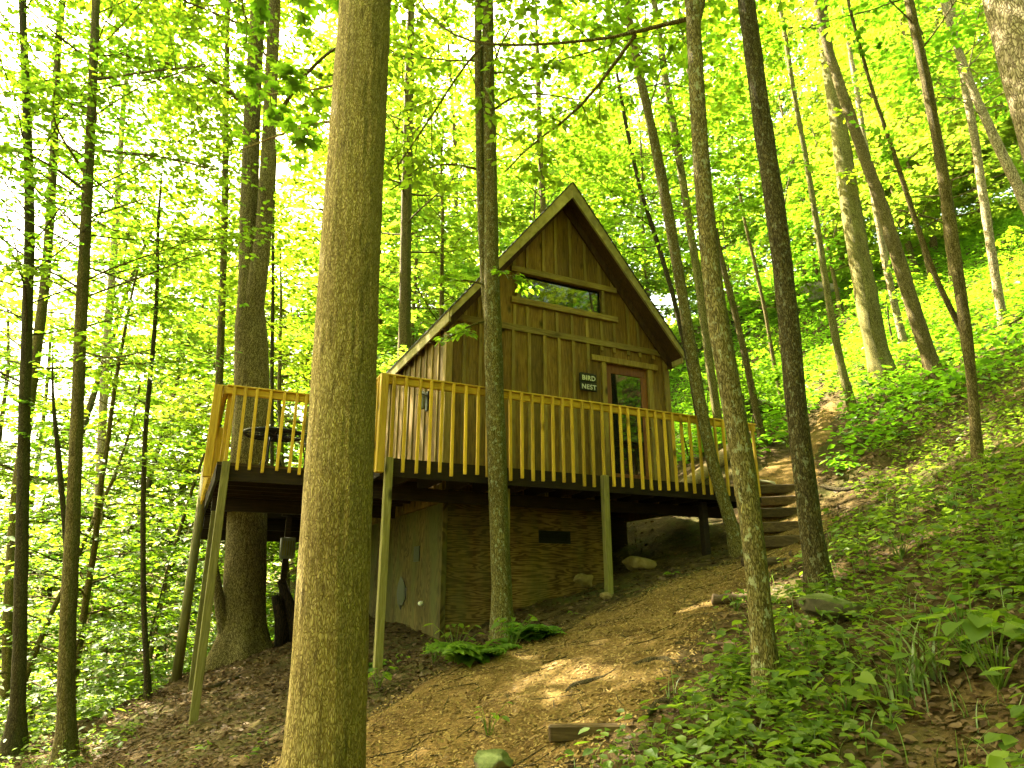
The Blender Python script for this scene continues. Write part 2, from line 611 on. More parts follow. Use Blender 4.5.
def ply_mat(name, a, b, c_, green, ax):
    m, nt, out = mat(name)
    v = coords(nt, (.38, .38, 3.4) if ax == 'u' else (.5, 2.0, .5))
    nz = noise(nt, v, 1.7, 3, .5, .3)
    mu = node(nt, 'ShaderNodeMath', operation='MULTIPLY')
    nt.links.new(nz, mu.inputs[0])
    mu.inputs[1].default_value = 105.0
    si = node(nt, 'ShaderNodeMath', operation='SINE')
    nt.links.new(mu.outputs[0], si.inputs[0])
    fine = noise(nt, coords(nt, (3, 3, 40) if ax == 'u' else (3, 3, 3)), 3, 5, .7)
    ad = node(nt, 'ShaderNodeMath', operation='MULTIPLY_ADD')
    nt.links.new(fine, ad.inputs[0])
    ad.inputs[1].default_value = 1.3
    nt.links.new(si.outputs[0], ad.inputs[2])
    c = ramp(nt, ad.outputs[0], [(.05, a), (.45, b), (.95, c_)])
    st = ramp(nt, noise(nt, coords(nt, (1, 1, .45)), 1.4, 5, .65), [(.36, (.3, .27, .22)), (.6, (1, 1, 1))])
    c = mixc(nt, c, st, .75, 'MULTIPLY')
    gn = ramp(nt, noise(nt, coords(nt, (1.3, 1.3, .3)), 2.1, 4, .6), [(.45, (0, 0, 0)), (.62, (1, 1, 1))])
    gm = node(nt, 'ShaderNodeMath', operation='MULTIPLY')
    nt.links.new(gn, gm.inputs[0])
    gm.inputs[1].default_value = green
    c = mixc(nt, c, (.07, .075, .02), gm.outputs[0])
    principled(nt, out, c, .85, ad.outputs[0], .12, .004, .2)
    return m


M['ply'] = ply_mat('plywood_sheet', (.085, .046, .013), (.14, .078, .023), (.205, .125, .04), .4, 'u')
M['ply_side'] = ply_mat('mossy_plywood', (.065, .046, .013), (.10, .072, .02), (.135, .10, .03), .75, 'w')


def ground_mat():
    m, nt, out = mat('forest_soil')
    v = coords(nt)
    n1 = noise(nt, v, 3.5, 7, .68)
    n2 = noise(nt, v, 26, 5, .7)
    c = ramp(nt, n1, [(.28, (.022, .014, .006)), (.5, (.060, .040, .015)), (.72, (.12, .085, .034))])
    c2 = ramp(nt, n2, [(.3, (.45, .42, .38)), (.7, (1.35, 1.3, 1.2))])
    c = mixc(nt, c, c2, .9, 'MULTIPLY')
    gm = ramp(nt, noise(nt, v, .9, 5, .65), [(.48, (0, 0, 0)), (.66, (1, 1, 1))])
    f = node(nt, 'ShaderNodeMath', operation='MULTIPLY')
    nt.links.new(gm, f.inputs[0])
    f.inputs[1].default_value = .7
    c = mixc(nt, c, (.050, .056, .011), f.outputs[0])
    principled(nt, out, c, .95, n2, .7, .03, .1)
    return m


def path_mat():
    m, nt, out = mat('wood_chip_path')
    v = coords(nt)
    n1 = noise(nt, v, 2.2, 6, .65)
    vo = nt.nodes.new('ShaderNodeTexVoronoi')
    vo.inputs['Scale'].default_value = 55
    nt.links.new(coords(nt, (1, .6, 1)), vo.inputs['Vector'])
    n2 = noise(nt, v, 38, 5, .75)
    c = ramp(nt, n1, [(.25, (.065, .040, .013)), (.48, (.135, .085, .027)), (.72, (.20, .135, .048))])
    c = mixc(nt, c, ramp(nt, n2, [(.28, (.35, .32, .26)), (.5, (.95, .95, .95)), (.74, (1.45, 1.42, 1.35))]), .85, 'MULTIPLY')
    vc = nt.nodes.new('ShaderNodeSeparateColor')
    nt.links.new(vo.outputs['Color'], vc.inputs[0])
    c = mixc(nt, c, ramp(nt, vc.outputs[0], [(0, (.6, .55, .5)), (1, (1.3, 1.25, 1.1))]), .6, 'MULTIPLY')
    principled(nt, out, c, .95, n2, .8, .03, .1)
    return m


def rock_mat(name, a, b, moss):
    m, nt, out = mat(name)
    v = coords(nt)
    n1 = noise(nt, v, 7, 7, .65, .4)
    c = ramp(nt, n1, [(.3, a), (.7, b)])
    g = nt.nodes.new('ShaderNodeNewGeometry')
    sp = nt.nodes.new('ShaderNodeSeparateXYZ')
    nt.links.new(g.outputs['Normal'], sp.inputs[0])
    ad = node(nt, 'ShaderNodeMath', operation='ADD')
    nt.links.new(sp.outputs[2], ad.inputs[0])
    nt.links.new(noise(nt, v, 5, 5, .7), ad.inputs[1])
    mm = ramp(nt, ad.outputs[0], [(.85, (0, 0, 0)), (1.25, (1, 1, 1))])
    f = node(nt, 'ShaderNodeMath', operation='MULTIPLY')
    nt.links.new(mm, f.inputs[0])
    f.inputs[1].default_value = moss
    c = mixc(nt, c, (.055, .075, .012), f.outputs[0])
    principled(nt, out, c, .9, n1, .7, .03, .2)
    return m


M['ground'] = ground_mat()
M['path'] = path_mat()
M['rock'] = rock_mat('tan_rock', (.09, .06, .025), (.28, .2, .09), .15)
M['rock_moss'] = rock_mat('mossy_rock', (.03, .026, .014), (.11, .09, .045), .9)
M['rock_grey'] = rock_mat('pale_rock', (.16, .14, .09), (.36, .32, .22), .1)
M['stump'] = bark_mat('rotten_wood', (.006, .004, .003), (.02, .012, .006), (.045, .026, .012), 1.2, .0)

# ------------------------------------------------------------------ ground, path
def axis(lo, a, b, hi, fine, grow=1.16):
    x = list(np.arange(a, b, fine))
    s, q = fine, b
    while q < hi:
        x.append(q)
        s = min(s * grow, 6)
        q += s
    x.append(hi)
    s, q = fine, a
    pre = []
    while q > lo:
        s = min(s * grow, 6)
        q -= s
        pre.append(max(q, lo))
    return np.array(pre[::-1] + x)


xs = axis(-130, -7, 9, 130, .11)
ys = axis(-60, 2, 15, 150, .11)
GX, GY = np.meshgrid(xs, ys)
GZ = ground(GX, GY)
rngn = np.random.default_rng(5)
GZ = GZ + np.where((np.abs(GX) < 12) & (GY < 22), rngn.normal(0, .007, GX.shape), 0)
nx, ny = len(xs), len(ys)
gv = np.stack([GX, GY, GZ], -1).reshape(-1, 3)
ii = (np.arange(ny - 1)[:, None] * nx + np.arange(nx - 1)[None]).reshape(-1)
gm_ = bpy.data.meshes.new('ground')
gm_.from_pydata(gv.tolist(), [], np.stack([ii, ii + 1, ii + nx + 1, ii + nx], 1).tolist())
gm_.polygons.foreach_set('use_smooth', np.ones(len(gm_.polygons), bool))
gm_.materials.append(M['ground'])
tag(link('ground', gm_), kind='structure')

# centre line and half width of the chip path, left edge / right edge picked on the slope
PATH = [((-1.9, 3.0), 1.1), ((-.75, 5.0), 1.3), ((.1, 6.0), 1.35), ((1.05, 7.05), 1.0), ((2.0, 7.8), .8), ((2.9, 8.4), .65), ((3.45, 8.95), .55), ((4.0, 10.1), .55),
        ((4.55, 11.3), .5), ((5.3, 12.6), .45), ((6.3, 13.6), .3), ((7.2, 14.8), .2), ((7.9, 16.0), .05)]


def path_dist(x, y):
    """signed distance outside the chip path"""
    best = np.full(np.shape(x), 99.0)
    for (a, ra), (b, rb) in zip(PATH[:-1], PATH[1:]):
        ax, ay = a
        bx, by = b
        t = np.clip(((x - ax) * (bx - ax) + (y - ay) * (by - ay)) / ((bx - ax) ** 2 + (by - ay) ** 2), 0, 1)
        d = np.hypot(x - ax - t * (bx - ax), y - ay - t * (by - ay)) - (ra + t * (rb - ra))
        best = np.minimum(best, d)
    return best


def build_path():
    x = np.arange(-3.6, 9.2, .07)
    y = np.arange(2.2, 18, .07)
    X, Y = np.meshgrid(x, y)
    d = path_dist(X, Y) + .10 * np.sin(3.1 * X + 1.7 * Y) + .07 * np.sin(7.3 * X - 4.9 * Y)
    Z = ground(X, Y) + np.clip(-d * .16, -.06, .032) + np.random.default_rng(8).normal(0, .004, X.shape)
    keep = d < .25
    n = len(x)
    idx = []
    for j in range(len(y) - 1):
        k = keep[j, :-1] & keep[j, 1:] & keep[j + 1, :-1] & keep[j + 1, 1:]
        for i in np.nonzero(k)[0]:
            q = j * n + i
            idx.append((q, q + 1, q + n + 1, q + n))
    used = np.unique(np.array(idx))
    rm = -np.ones(X.size, int)
    rm[used] = np.arange(len(used))
    V = np.stack([X, Y, Z], -1).reshape(-1, 3)[used]
    me = bpy.data.meshes.new('path')
    me.from_pydata(V.tolist(), [], rm[np.array(idx)].tolist())
    me.polygons.foreach_set('use_smooth', np.ones(len(me.polygons), bool))
    me.materials.append(M['path'])
    tag(link('path', me), kind='structure')


build_path()

# ------------------------------------------------------------------ cabin (local axes: x along the front, y to the back)
F = 3.10                                   # deck floor
CU, HW, FW, BW = 3.11, 1.98, .93, 5.9      # centre, half width, front and back wall planes
APEX, SLOPE = 8.07, 1.275
wl, wr = CU - HW, CU + HW
ZB = .6


def rake(u):
    return APEX - .12 - SLOPE * abs(u - CU)


def cab_thing(name, label, cat, group=None):
    return thing(name, label, cat, (P0[0], P0[1], 0), CAB_ROT, group)


cabin = cab_thing('cabin', 'small steep gabled board and batten cabin raised on the wooded slope', 'cabin')
rs = random.Random(3)
BAND = 5.46
DU0, DU1, DTOP = 3.86, 4.68, 5.13
WU0, WU1, WZ0, WZ1 = 2.30, 3.82, 5.97, 6.40

# front wall boards
mb, bt = MB(), MB()


def prism(m, u0, u1, z0, zl, zr, w0, w1):
    m.hexa([(u0, w0, z0), (u1, w0, z0), (u1, w1, z0), (u0, w1, z0), (u0, w0, zl), (u1, w0, zr), (u1, w1, zr), (u0, w1, zl)])


bw = HW * 2 / 15
for i in range(15):
    u0, u1 = wl + i * bw + .003, wl + (i + 1) * bw - .003
    d = rs.uniform(0, .006)
    # lower storey, cut round the door
    spans = [(u0, u1)]
    if u1 > DU0 - .1 and u0 < DU1 + .1:
        prism(mb, u0, u1, DTOP + .1, BAND, BAND, FW + d, FW + .05)
        spans = []
        if u0 < DU0 - .1:
            spans.append((u0, DU0 - .1))
        if u1 > DU1 + .1:
            spans.append((DU1 + .1, u1))
    for a, b in spans:
        prism(mb, a, b, F - .35, BAND, BAND, FW + d, FW + .05)
    # gable
    cuts = [u0] + sorted(q for q in (CU, WU0, WU1) if u0 < q < u1) + [u1]
    for a, b in zip(cuts[:-1], cuts[1:]):
        if b > WU0 + .001 and a < WU1 - .001:
            prism(mb, a, b, BAND + .002, WZ0, WZ0, FW + d, FW + .05)
            if rake(a) > WZ1:
                prism(mb, a, b, WZ1, max(WZ1 + .01, rake(a)), max(WZ1 + .01, rake(b)), FW + d, FW + .05)
        else:
            prism(mb, a, b, BAND + .002, max(BAND + .05, rake(a)), max(BAND + .05, rake(b)), FW + d, FW + .05)
    if i:
        uu = wl + i * bw + rs.uniform(-.02, .02)
        t = .025
        zlo = F - .3
        if DU0 - .16 < uu < DU1 + .16:
            zlo = DTOP + .2
        prism(bt, uu - t, uu + t, zlo, BAND - .05, BAND - .05, FW - .028, FW - .001)
        ug = uu + rs.uniform(-.03, .03)
        if WU0 - .25 < ug < WU1 + .3:
            prism(bt, ug - t, ug + t, BAND + .05, WZ0 - .12, WZ0 - .12, FW - .02, FW - .001)
            prism(bt, ug - t, ug + t, WZ1 + .12, rake(ug - t) - .05, rake(ug + t) - .05, FW - .02, FW - .001)
        elif rake(ug) > BAND + .3:
            prism(bt, ug - t, ug + t, BAND + .05, rake(ug - t) - .05, rake(ug + t) - .05, FW - .02, FW - .001)
front = mb.obj('front_wall', M['board'], cabin)
bt.obj('batten', M['batten'], front)
tr = MB()
tr.box(wl - .02, wr + .02, FW - .035, FW - .001, BAND - .05, BAND + .05)
tr.obj('belly_band', M['trim'], front)
# side and back walls
mb, bt = MB(), MB()
n = 17
ww = (BW - FW) / n
for i in range(n):
    a, b = FW + .052 + i * ww, FW + .052 + (i + 1) * ww - .005
    d = rs.uniform(0, .006)
    for s_, u in ((1, wl), (-1, wr)):
        x0, x1 = sorted((u + s_ * d, u + s_ * .05))
        mb.box(x0, x1, a, b, F - .35, BAND)
        if s_ == 1 and i:
            bt.box(wl - .02, wl - .001, a - .025, a + .02, F - .3, BAND - .1)
mb.box(wl + .06, wr - .06, BW + .01, BW + .05, F - .35, BAND)
side = mb.obj('side_wall', M['board'], cabin)
bt.obj('batten', M['batten'], side)
bk = MB()
bk.add([(wl, BW, BAND), (wr, BW, BAND), (CU, BW, rake(CU)), (wl, BW + .04, BAND), (wr, BW + .04, BAND), (CU, BW + .04, rake(CU))],
       [(0, 1, 2), (3, 5, 4), (0, 3, 4, 1), (1, 4, 5, 2), (2, 5, 3, 0)])
bk.obj('back_gable', M['board'], cabin)
for q in ((wl - .03, wl + .07, FW - .03, FW - .001), (wr - .07, wr + .03, FW - .03, FW - .001), (wl - .03, wl - .001, FW + .001, FW + .09)):
    cb = MB()
    cb.box(*q, F - .35, BAND - .052)
    cb.obj('corner_board', M['batten'], cabin)
# roof: two slabs, shingles above, barge boards along the rakes
RW0, RW1, EV = FW - .36, BW + .35, 2.055
roof = MB()
sh = MB()
for s_ in (-1, 1):
    ue = CU + s_ * EV
    ze = APEX - SLOPE * EV
    nrm = Vector((s_ * SLOPE, 0, 1)).normalized() * .10
    a = [(CU, RW0 + .03, APEX - .13), (ue, RW0 + .03, ze - .13), (ue, RW1, ze - .13), (CU, RW1, APEX - .13)]
    b = [(CU, RW0 + .03, APEX), (ue, RW0 + .03, ze), (ue, RW1, ze), (CU, RW1, APEX)]
    roof.hexa(a + b)
    k = 26
    for i in range(k):
        t0, t1 = i / k, (i + 1) / k
        p0, p1 = CU + s_ * (EV + .05) * t0, CU + s_ * (EV + .05) * t1
        z0, z1 = APEX - SLOPE * (EV + .05) * t0, APEX - SLOPE * (EV + .05) * t1
        sh.hexa([(p0, RW0 - .03, z0 + .004), (p1, RW0 - .03, z1 + .014), (p1, RW1 + .03, z1 + .014), (p0, RW1 + .03, z0 + .004),
                 (p0, RW0 - .03, z0 + .012), (p1, RW0 - .03, z1 + .034), (p1, RW1 + .03, z1 + .034), (p0, RW1 + .03, z0 + .012)])
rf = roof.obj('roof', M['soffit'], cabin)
sh.obj('shingles', M['shingle'], rf)
for s_ in (-1, 1):
    g = MB()
    ue = CU + s_ * (EV + .02)
    ze = APEX - SLOPE * (EV + .02)
    g.hexa([(CU, RW0 - .012, APEX - .27), (ue, RW0 - .012, ze - .125), (ue, RW0 + .027, ze - .125), (CU, RW0 + .027, APEX - .27),
            (CU, RW0 - .012, APEX - .002), (ue, RW0 - .012, ze - .002), (ue, RW0 + .027, ze - .002), (CU, RW0 + .027, APEX - .002)])
    g.obj('barge_board', M['barge'], rf)
    g = MB()
    g.hexa([(CU, FW - .06, APEX - .32), (CU + s_ * (HW + .05), FW - .06, APEX - .36 - SLOPE * HW), (CU + s_ * (HW + .05), FW - .022, APEX - .36 - SLOPE * HW), (CU, FW - .022, APEX - .32),
            (CU, FW - .06, APEX - .15), (CU + s_ * (HW + .05), FW - .06, APEX - .21 - SLOPE * HW), (CU + s_ * (HW + .05), FW - .022, APEX - .21 - SLOPE * HW), (CU, FW - .022, APEX - .15)])
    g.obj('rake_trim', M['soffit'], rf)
    g = MB()
    ue2 = CU + s_ * (EV + .005)
    x0, x1 = sorted((ue2, ue2 + s_ * .03))
    g.box(x0, x1, RW0 + .03, RW1, ze - .19, ze - .01)
    g.obj('eave_board', M['barge'], rf)
    for k in range(11):
        g = MB()
        y = RW0 + .3 + k * .58
        g.hexa([(CU + s_ * (HW + .001), y, APEX - .36 - SLOPE * HW), (ue, y, ze - .22), (ue, y + .045, ze - .22), (CU + s_ * (HW + .001), y + .045, APEX - .36 - SLOPE * HW),
                (CU + s_ * (HW + .001), y, APEX - .132 - SLOPE * HW), (ue, y, ze - .132), (ue, y + .045, ze - .132), (CU + s_ * (HW + .001), y + .045, APEX - .132 - SLOPE * HW)])
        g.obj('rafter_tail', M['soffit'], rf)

# strip window in the gable
g = MB()
g.box(WU0 - .02, WU1 + .02, FW + .055, FW + .065, WZ0 - .02, WZ1 + .02)
win = g.obj('window', M['black'], cabin)
g = MB()
g.box(WU0, WU1, FW + .035, FW + .045, WZ0, WZ1)
g.obj('pane', M['glass'], win)
g = MB()
g.box(WU0 - .16, WU1 + .3, FW - .05, FW - .001, WZ1, WZ1 + .10)
g.box(WU0 - .16, WU1 + .3, FW - .05, FW - .001, WZ0 - .10, WZ0)
g.box(WU0 - .07, WU0, FW - .04, FW - .001, WZ0 + .001, WZ1 - .001)
g.box(WU1, WU1 + .05, FW - .04, FW - .001, WZ0 + .001, WZ1 - .001)
g.obj('frame', M['trim'], win, bevel=.005)

# door
g = MB()
g.box(DU0, DU1, FW + .02, FW + .06, F + .02, F + .24)
g.box(DU0, DU1, FW + .02, FW + .06, DTOP - .15, DTOP)
g.box(DU0, DU0 + .11, FW + .02, FW + .06, F + .241, DTOP - .151)
g.box(DU1 - .12, DU1, FW + .02, FW + .06, F + .241, DTOP - .151)
door = g.obj('door', M['door'], cabin, bevel=.004)
g = MB()
g.box(DU0 + .10, DU1 - .11, FW + .035, FW + .045, F + .23, DTOP - .14)
g.obj('pane', M['glass'], door)
g = MB()
g.tube([(DU1 - .06, FW + .02, F + 1.0), (DU1 - .06, FW - .04, F + 1.0)], [.012, .012], 8)
g.tube([(DU1 - .06, FW - .04, F + 1.0), (DU1 - .06, FW - .055, F + 1.0), (DU1 - .06, FW - .08, F + 1.0)], [.012, .03, .022], 10)
g.obj('handle', M['brass'], door, True)
g = MB()
g.box(DU0 - .09, DU0 - .005, FW - .03, FW + .03, F + .01, DTOP + .002)
g.box(DU1 + .005, DU1 + .09, FW - .03, FW + .03, F + .01, DTOP + .002)
g.box(DU0 - .28, DU1 + .20, FW - .045, FW + .03, DTOP + .005, DTOP + .10)
g.obj('door_trim', M['batten'], cabin, bevel=.004)

# basement enclosure
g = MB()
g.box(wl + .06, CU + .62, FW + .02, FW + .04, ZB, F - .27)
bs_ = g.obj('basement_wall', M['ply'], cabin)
g = MB()
g.box(wl + .04, wl + .058, FW + .02, 4.9, ZB - .4, F - .27)
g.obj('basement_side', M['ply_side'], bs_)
g = MB()
g.box(CU + .6, CU + .618, FW + .042, 4.9, ZB, F - .27)
g.box(CU + .64, wr, 2.3, 2.34, ZB, F - .27)
g.box(wl + .07, wr, 4.9, 4.94, ZB, F - .27)
g.obj('basement_return', M['fascia'], bs_)
g = MB()
g.box(2.6, 3.12, FW + .004, FW + .019, 2.24, 2.42)
v_ = g.obj('vent', M['black'], bs_)
g = MB()
for k in range(4):
    z = 2.262 + k * .04
    g.hexa([(2.62, FW - .012, z), (3.10, FW - .012, z), (3.10, FW + .003, z + .02), (2.62, FW + .003, z + .02),
            (2.62, FW - .008, z + .004), (3.10, FW - .008, z + .004), (3.10, FW + .003, z + .026), (2.62, FW + .003, z + .026)])
g.obj('slat', M['black'], v_)
g = MB()
g.box(wl + .025, wl + .039, 1.95, 2.2, 2.0, 2.22)
g.obj('side_vent', M['black'], bs_)
g = MB()
g.box(wl + .0, wl + .07, FW - .02, FW + .019, ZB, F - .27)
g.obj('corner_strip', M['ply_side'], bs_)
g = MB()
g.tube([(wl + .04, 1.75, 1.42), (wl + .0, 1.75, 1.42), (wl - .02, 1.75, 1.42)], [.032, .032, .02], 12)
g.obj('pipe_cap', M['white'], bs_, True)
g = MB()
g.tube([(wl + .04, 2.75, 1.55), (wl + .02, 2.75, 1.55)], [.22, .21], 9, wob=.25, rng=np.random.default_rng(2))
g.obj('rot_hole', M['black'], bs_)
# lantern on the side wall
g = MB()
g.box(wl - .03, wl - .001, 1.66, 1.76, 4.20, 4.50)
lm = g.obj('wall_lamp', M['black'], cabin)
g = MB()
g.tube([(wl - .10, 1.71, 4.22), (wl - .10, 1.71, 4.42)], [.05, .06], 8)
g.tube([(wl - .10, 1.71, 4.43), (wl - .10, 1.71, 4.50)], [.08, .02], 8)
g.bar((wl - .03, 1.71, 4.46), (wl - .1, 1.71, 4.46), .02, .02)
g.obj('lamp_shade', M['grey'], lm)

# sign beside the door
sign = cab_thing('sign', 'small dark painted sign reading BIRD NEST hung beside the cabin door', 'sign')
g = MB()
g.box(3.33, 3.64, FW - .062, FW - .032, 4.60, 4.735)
g.box(3.33, 3.64, FW - .062, FW - .032, 4.745, 4.88)
g.obj('board', M['sign'], sign, bevel=.004)
g = MB()
g.box(3.36, 3.61, FW - .031, FW - .022, 4.66, 4.90)
g.obj('hanger', M['black'], sign)
for txt, z in (('BIRD', 4.768), ('NEST', 4.622)):
    cu = bpy.data.curves.new('lettering', 'FONT')
    cu.body = txt
    cu.size = .108
    cu.extrude = .003
    cu.align_x = 'CENTER'
    cu.space_character = 1.1
    cu.offset = .002
    cu.materials.append(M['letter'])
    o = link('lettering', cu, sign)
    me_ = bpy.data.meshes.new_from_object(o)
    bpy.data.objects.remove(o)
    o = link('lettering', me_, sign)
    o.location = (3.487, FW - .066, z)
    o.rotation_euler = (math.pi / 2, 0, 0)

# ------------------------------------------------------------------ deck
deck = cab_thing('deck', 'raised wooden deck with golden pine railing wrapping the cabin front and left', 'deck')
LU, LW, BK = -1.72, 1.15, 8.2
TU, TWq = -.85, 4.85                         # tree through the deck
fl = MB()
y = .0
while y < LW - .05:
    fl.box(0, 6.0, y + .004, min(y + .138, FW - .04) if y + .138 > FW - .04 else y + .134, F - .035, F) if y < FW - .06 else None
    y += .14
y = LW
while y < BK - .1:
    y1 = y + .133
    segs = [(LU, wl - .03)]
    h = .42
    if y1 > TWq - h and y < TWq + h:
        segs = [(LU, TU - .42), (TU + .42, wl - .03)]
    for a, b in segs:
        fl.box(a, b, y, y1, F - .035, F)
    y += .14
fl.box(0, wl - .03, FW - .03, LW - .006, F - .035, F)
fl.obj('floor', M['deck'], deck)
jo = MB()
for k in range(17):
    y = LW + .28 + k * .40
    if abs(y - TWq) < .45:
        jo.box(LU + .045, TU - .43, y, y + .04, F - .24, F - .037)
        jo.box(TU + .43, wl - .05, y, y + .04, F - .24, F - .037)
    else:
        jo.box(LU + .045, wl - .05, y, y + .04, F - .24, F - .037)
for k in range(15):
    u = .35 + k * .4
    jo.box(u, u + .04, .045, FW - .02, F - .24, F - .037)
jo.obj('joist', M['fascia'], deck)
for q in ((LU + .05, 1.0, LW + 1.6, LW + 1.69, F - .42, F - .242), (LU + .05, 1.0, BK - .3, BK - .21, F - .5, F - .242), (LU + .05, 1.0, 5.6, 5.69, F - .45, F - .242), (.06, 5.9, .62, .71, F - .40, F - .242)):
    bm = MB()
    bm.box(*q)
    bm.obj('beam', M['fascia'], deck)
fa = MB()
fa.box(0, 6.0, 0, .04, F - .22, F - .002)
fa.box(0, .04, .041, LW - .002, F - .22, F - .037)
fa.box(LU, -.002, LW, LW + .04, F - .22, F - .037)
fa.box(LU, LU + .04, LW + .041, BK, F - .22, F - .037)
fa.box(LU + .041, wl, BK - .04, BK, F - .22, F - .037)
fa.box(5.96, 6.0, .041, 2.0, F - .22, F - .002)
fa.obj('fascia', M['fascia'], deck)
fe = MB()
fe.box(5.2, 5.96, FW, 1.95, F - .035, F)
fe.obj('landing', M['deck'], deck)

RT = 1.00                                     # handrail top above floor


def railing(p, q, out, n, skip=(), RT=1.00, ZB=-.155):
    """handrail from p to q in deck axes, balusters on the outer side"""
    p = Vector((*p, 0))
    q = Vector((*q, 0))
    o = Vector((*out, 0))
    d = (q - p).normalized()
    g = MB()
    a, b = p + o * .012, q + o * .012
    g.bar((a.x, a.y, F + RT - .045), (b.x, b.y, F + RT - .045), .045, .09)
    g.bar((a.x + o.x * .0, a.y + o.y * .0, F + RT + .012), (b.x, b.y, F + RT + .012), .105, .022)
    r_ = g.obj('railing', M['rail_h'], deck, bevel=.004)
    for i in range(n):
        if i in skip:
            continue
        t = (i + .5) / n
        c = p.lerp(q, t) + o * .056 + d * rs.uniform(-.016, .016)
        k = MB()
        h = .036
        lean = rs.uniform(-.012, .012)
        zb = F + ZB + rs.uniform(-.022, .022)
        k.bar((c.x, c.y, zb), (c.x + d.x * lean, c.y + d.y * lean, F + RT - .001), h, h, tuple(d))
        k.obj('baluster', M['rail'], r_, bevel=.003)
    return r_


def rail_post(u, w):
    k = MB()
    k.box(u - .045, u + .045, w - .045, w + .045, F - .2, F + (RT if u > -.5 else .95))
    k.obj('rail_post', M['rail'], deck, bevel=.004)


railing((.02, 0), (5.05, 0), (0, -1), 32)
railing((5.05, 0), (6.0, 0), (0, -1), 6, skip=(4,))
railing((0, LW), (0, .0), (-1, 0), 7)
railing((LU, LW), (-.06, LW), (0, -1), 11, RT=.95, ZB=-.09)
railing((LU, BK), (LU, LW), (-1, 0), 40, RT=.95)
railing((wl, BK), (LU, BK), (0, 1), 14, skip=(4, 5, 6), RT=.95)
railing((5.2, 1.9), (5.95, 1.9), (0, 1), 5)
for u, w in ((-.035, -.1), (LU - .1, LW - .04), (LU + .07, LW + .09), (LU + .07, 3.6), (LU + .07, BK - .09), (.07, LW - .12)):
    rail_post(u, w)


def ground_uw(u, w):
    P = cab(u, w)
    return gz(P[0], P[1])


def deck_post(u, w, s_, top, m='post'):
    k = MB()
    k.box(u - s_, u + s_, w - s_, w + s_, ground_uw(u, w) - .12, top)
    k.obj('support_post', M[m], deck, bevel=.006)


deck_post(.09, -.045, .044, F - .005)
deck_post(1.72, .205, .05, F - .242)
deck_post(3.1, -.045, .044, F - .005)
deck_post(5.0, .205, .05, F - .24, 'fascia')
deck_post(LU + .1, LW - .05, .046, F - .002)
deck_post(-1.60, 3.3, .046, F - .242)
deck_post(-.3, 5.0, .05, F - .24, 'fascia')
deck_post(.05, 5.6, .045, F - .24, 'fascia')
k = MB()
zb_ = ground_uw(LU - .06, 4.6)
k.tube([cab(0, 0) * 0 + np.array([LU - .07, 4.6, zb_ - .1]), (LU - .06, 4.6, 1.6), (LU - .05, 4.6, F + .5)], [.075, .07, .065], 12)
k.obj('support_post', M['post'], deck, True)

# table and chair on the left deck
tb = thing('patio_table', 'round black metal mesh table on the left end of the deck', 'table', cab(-.95, 2.55, F), CAB_ROT)
g = MB()
for rr in np.linspace(.06, .40, 8):
    a = np.linspace(0, 2 * np.pi, 25)
    g.tube(np.stack([rr * np.cos(a), rr * np.sin(a), np.full(25, .70)], 1), .012, 5, cap=False)
for k in range(12):
    a = k * math.pi / 6
    g.tube([(0, 0, .695), (.42 * math.cos(a), .42 * math.sin(a), .695)], .010, 5)
a = np.linspace(0, 2 * np.pi, 33)
g.tube(np.stack([.43 * np.cos(a), .43 * np.sin(a), np.full(33, .695)], 1), .022, 6, cap=False)
g.obj('tabletop', M['black'], tb, True)
for k in range(4):
    a = k * math.pi / 2 + .5
    g = MB()
    g.tube([(.10 * math.cos(a), .10 * math.sin(a), .69), (.12 * math.cos(a), .12 * math.sin(a), .35), (.30 * math.cos(a), .30 * math.sin(a), .01)], .014, 6)
    g.obj('leg', M['black'], tb, True)
ch = thing('patio_chair', 'black metal chair with curved arms beside the round mesh table', 'chair', cab(-.12, 2.9, F), CAB_ROT + .8)
g = MB()
for k in range(9):
    x = -.21 + k * .0525
    g.tube([(x, -.22, .43), (x, 0, .42), (x, .22, .43)], .010, 5)
g.tube([(-.23, -.22, .43), (.23, -.22, .43), (.23, .22, .43), (-.23, .22, .43), (-.23, -.22, .43)], .014, 6)
g.obj('seat', M['black'], ch, True)
g = MB()
for k in range(7):
    x = -.18 + k * .06
    g.tube([(x, .22, .43), (x, .27, .65), (x, .31, .84)], .010, 5)
g.tube([(-.23, .22, .43), (-.23, .27, .65), (-.2, .31, .84), (0, .325, .9), (.2, .31, .84), (.23, .27, .65), (.23, .22, .43)], .014, 6)
g.obj('backrest', M['black'], ch, True)
for sx in (-1, 1):
    g = MB()
    g.tube([(sx * .24, .27, .66), (sx * .26, .0, .67), (sx * .26, -.2, .64), (sx * .25, -.22, .43)], .014, 6)
    g.obj('arm', M['black'], ch, True)
    for sy in (-1, 1):
        g = MB()
        g.tube([(sx * .22, sy * .21, .43), (sx * .25, sy * .25, .005)], .013, 6)
        g.obj('leg', M['black'], ch, True)

# slatted box fixed to a thin post under the deck
bx = thing('meter_box', 'small grey slatted box fixed to thin dark post beneath the left deck', 'box', cab(-.3, 4.9, 2.12), CAB_ROT)
g = MB()
g.box(-.12, .12, -.12, .045, 0, .36)
g.obj('housing', M['grey'], bx, bevel=.008)
g = MB()
for k in range(5):
    g.box(-.09 + k * .04, -.07 + k * .04, -.135, -.121, .05, .3)
g.obj('slat', M['post'], bx)

# ------------------------------------------------------------------ trees
def unit(v):
    return v / (np.linalg.norm(v) + 1e-9)


def rotz(v, a):
    c, s = math.cos(a), math.sin(a)
    return np.array([v[0] * c - v[1] * s, v[0] * s + v[1] * c, v[2]])


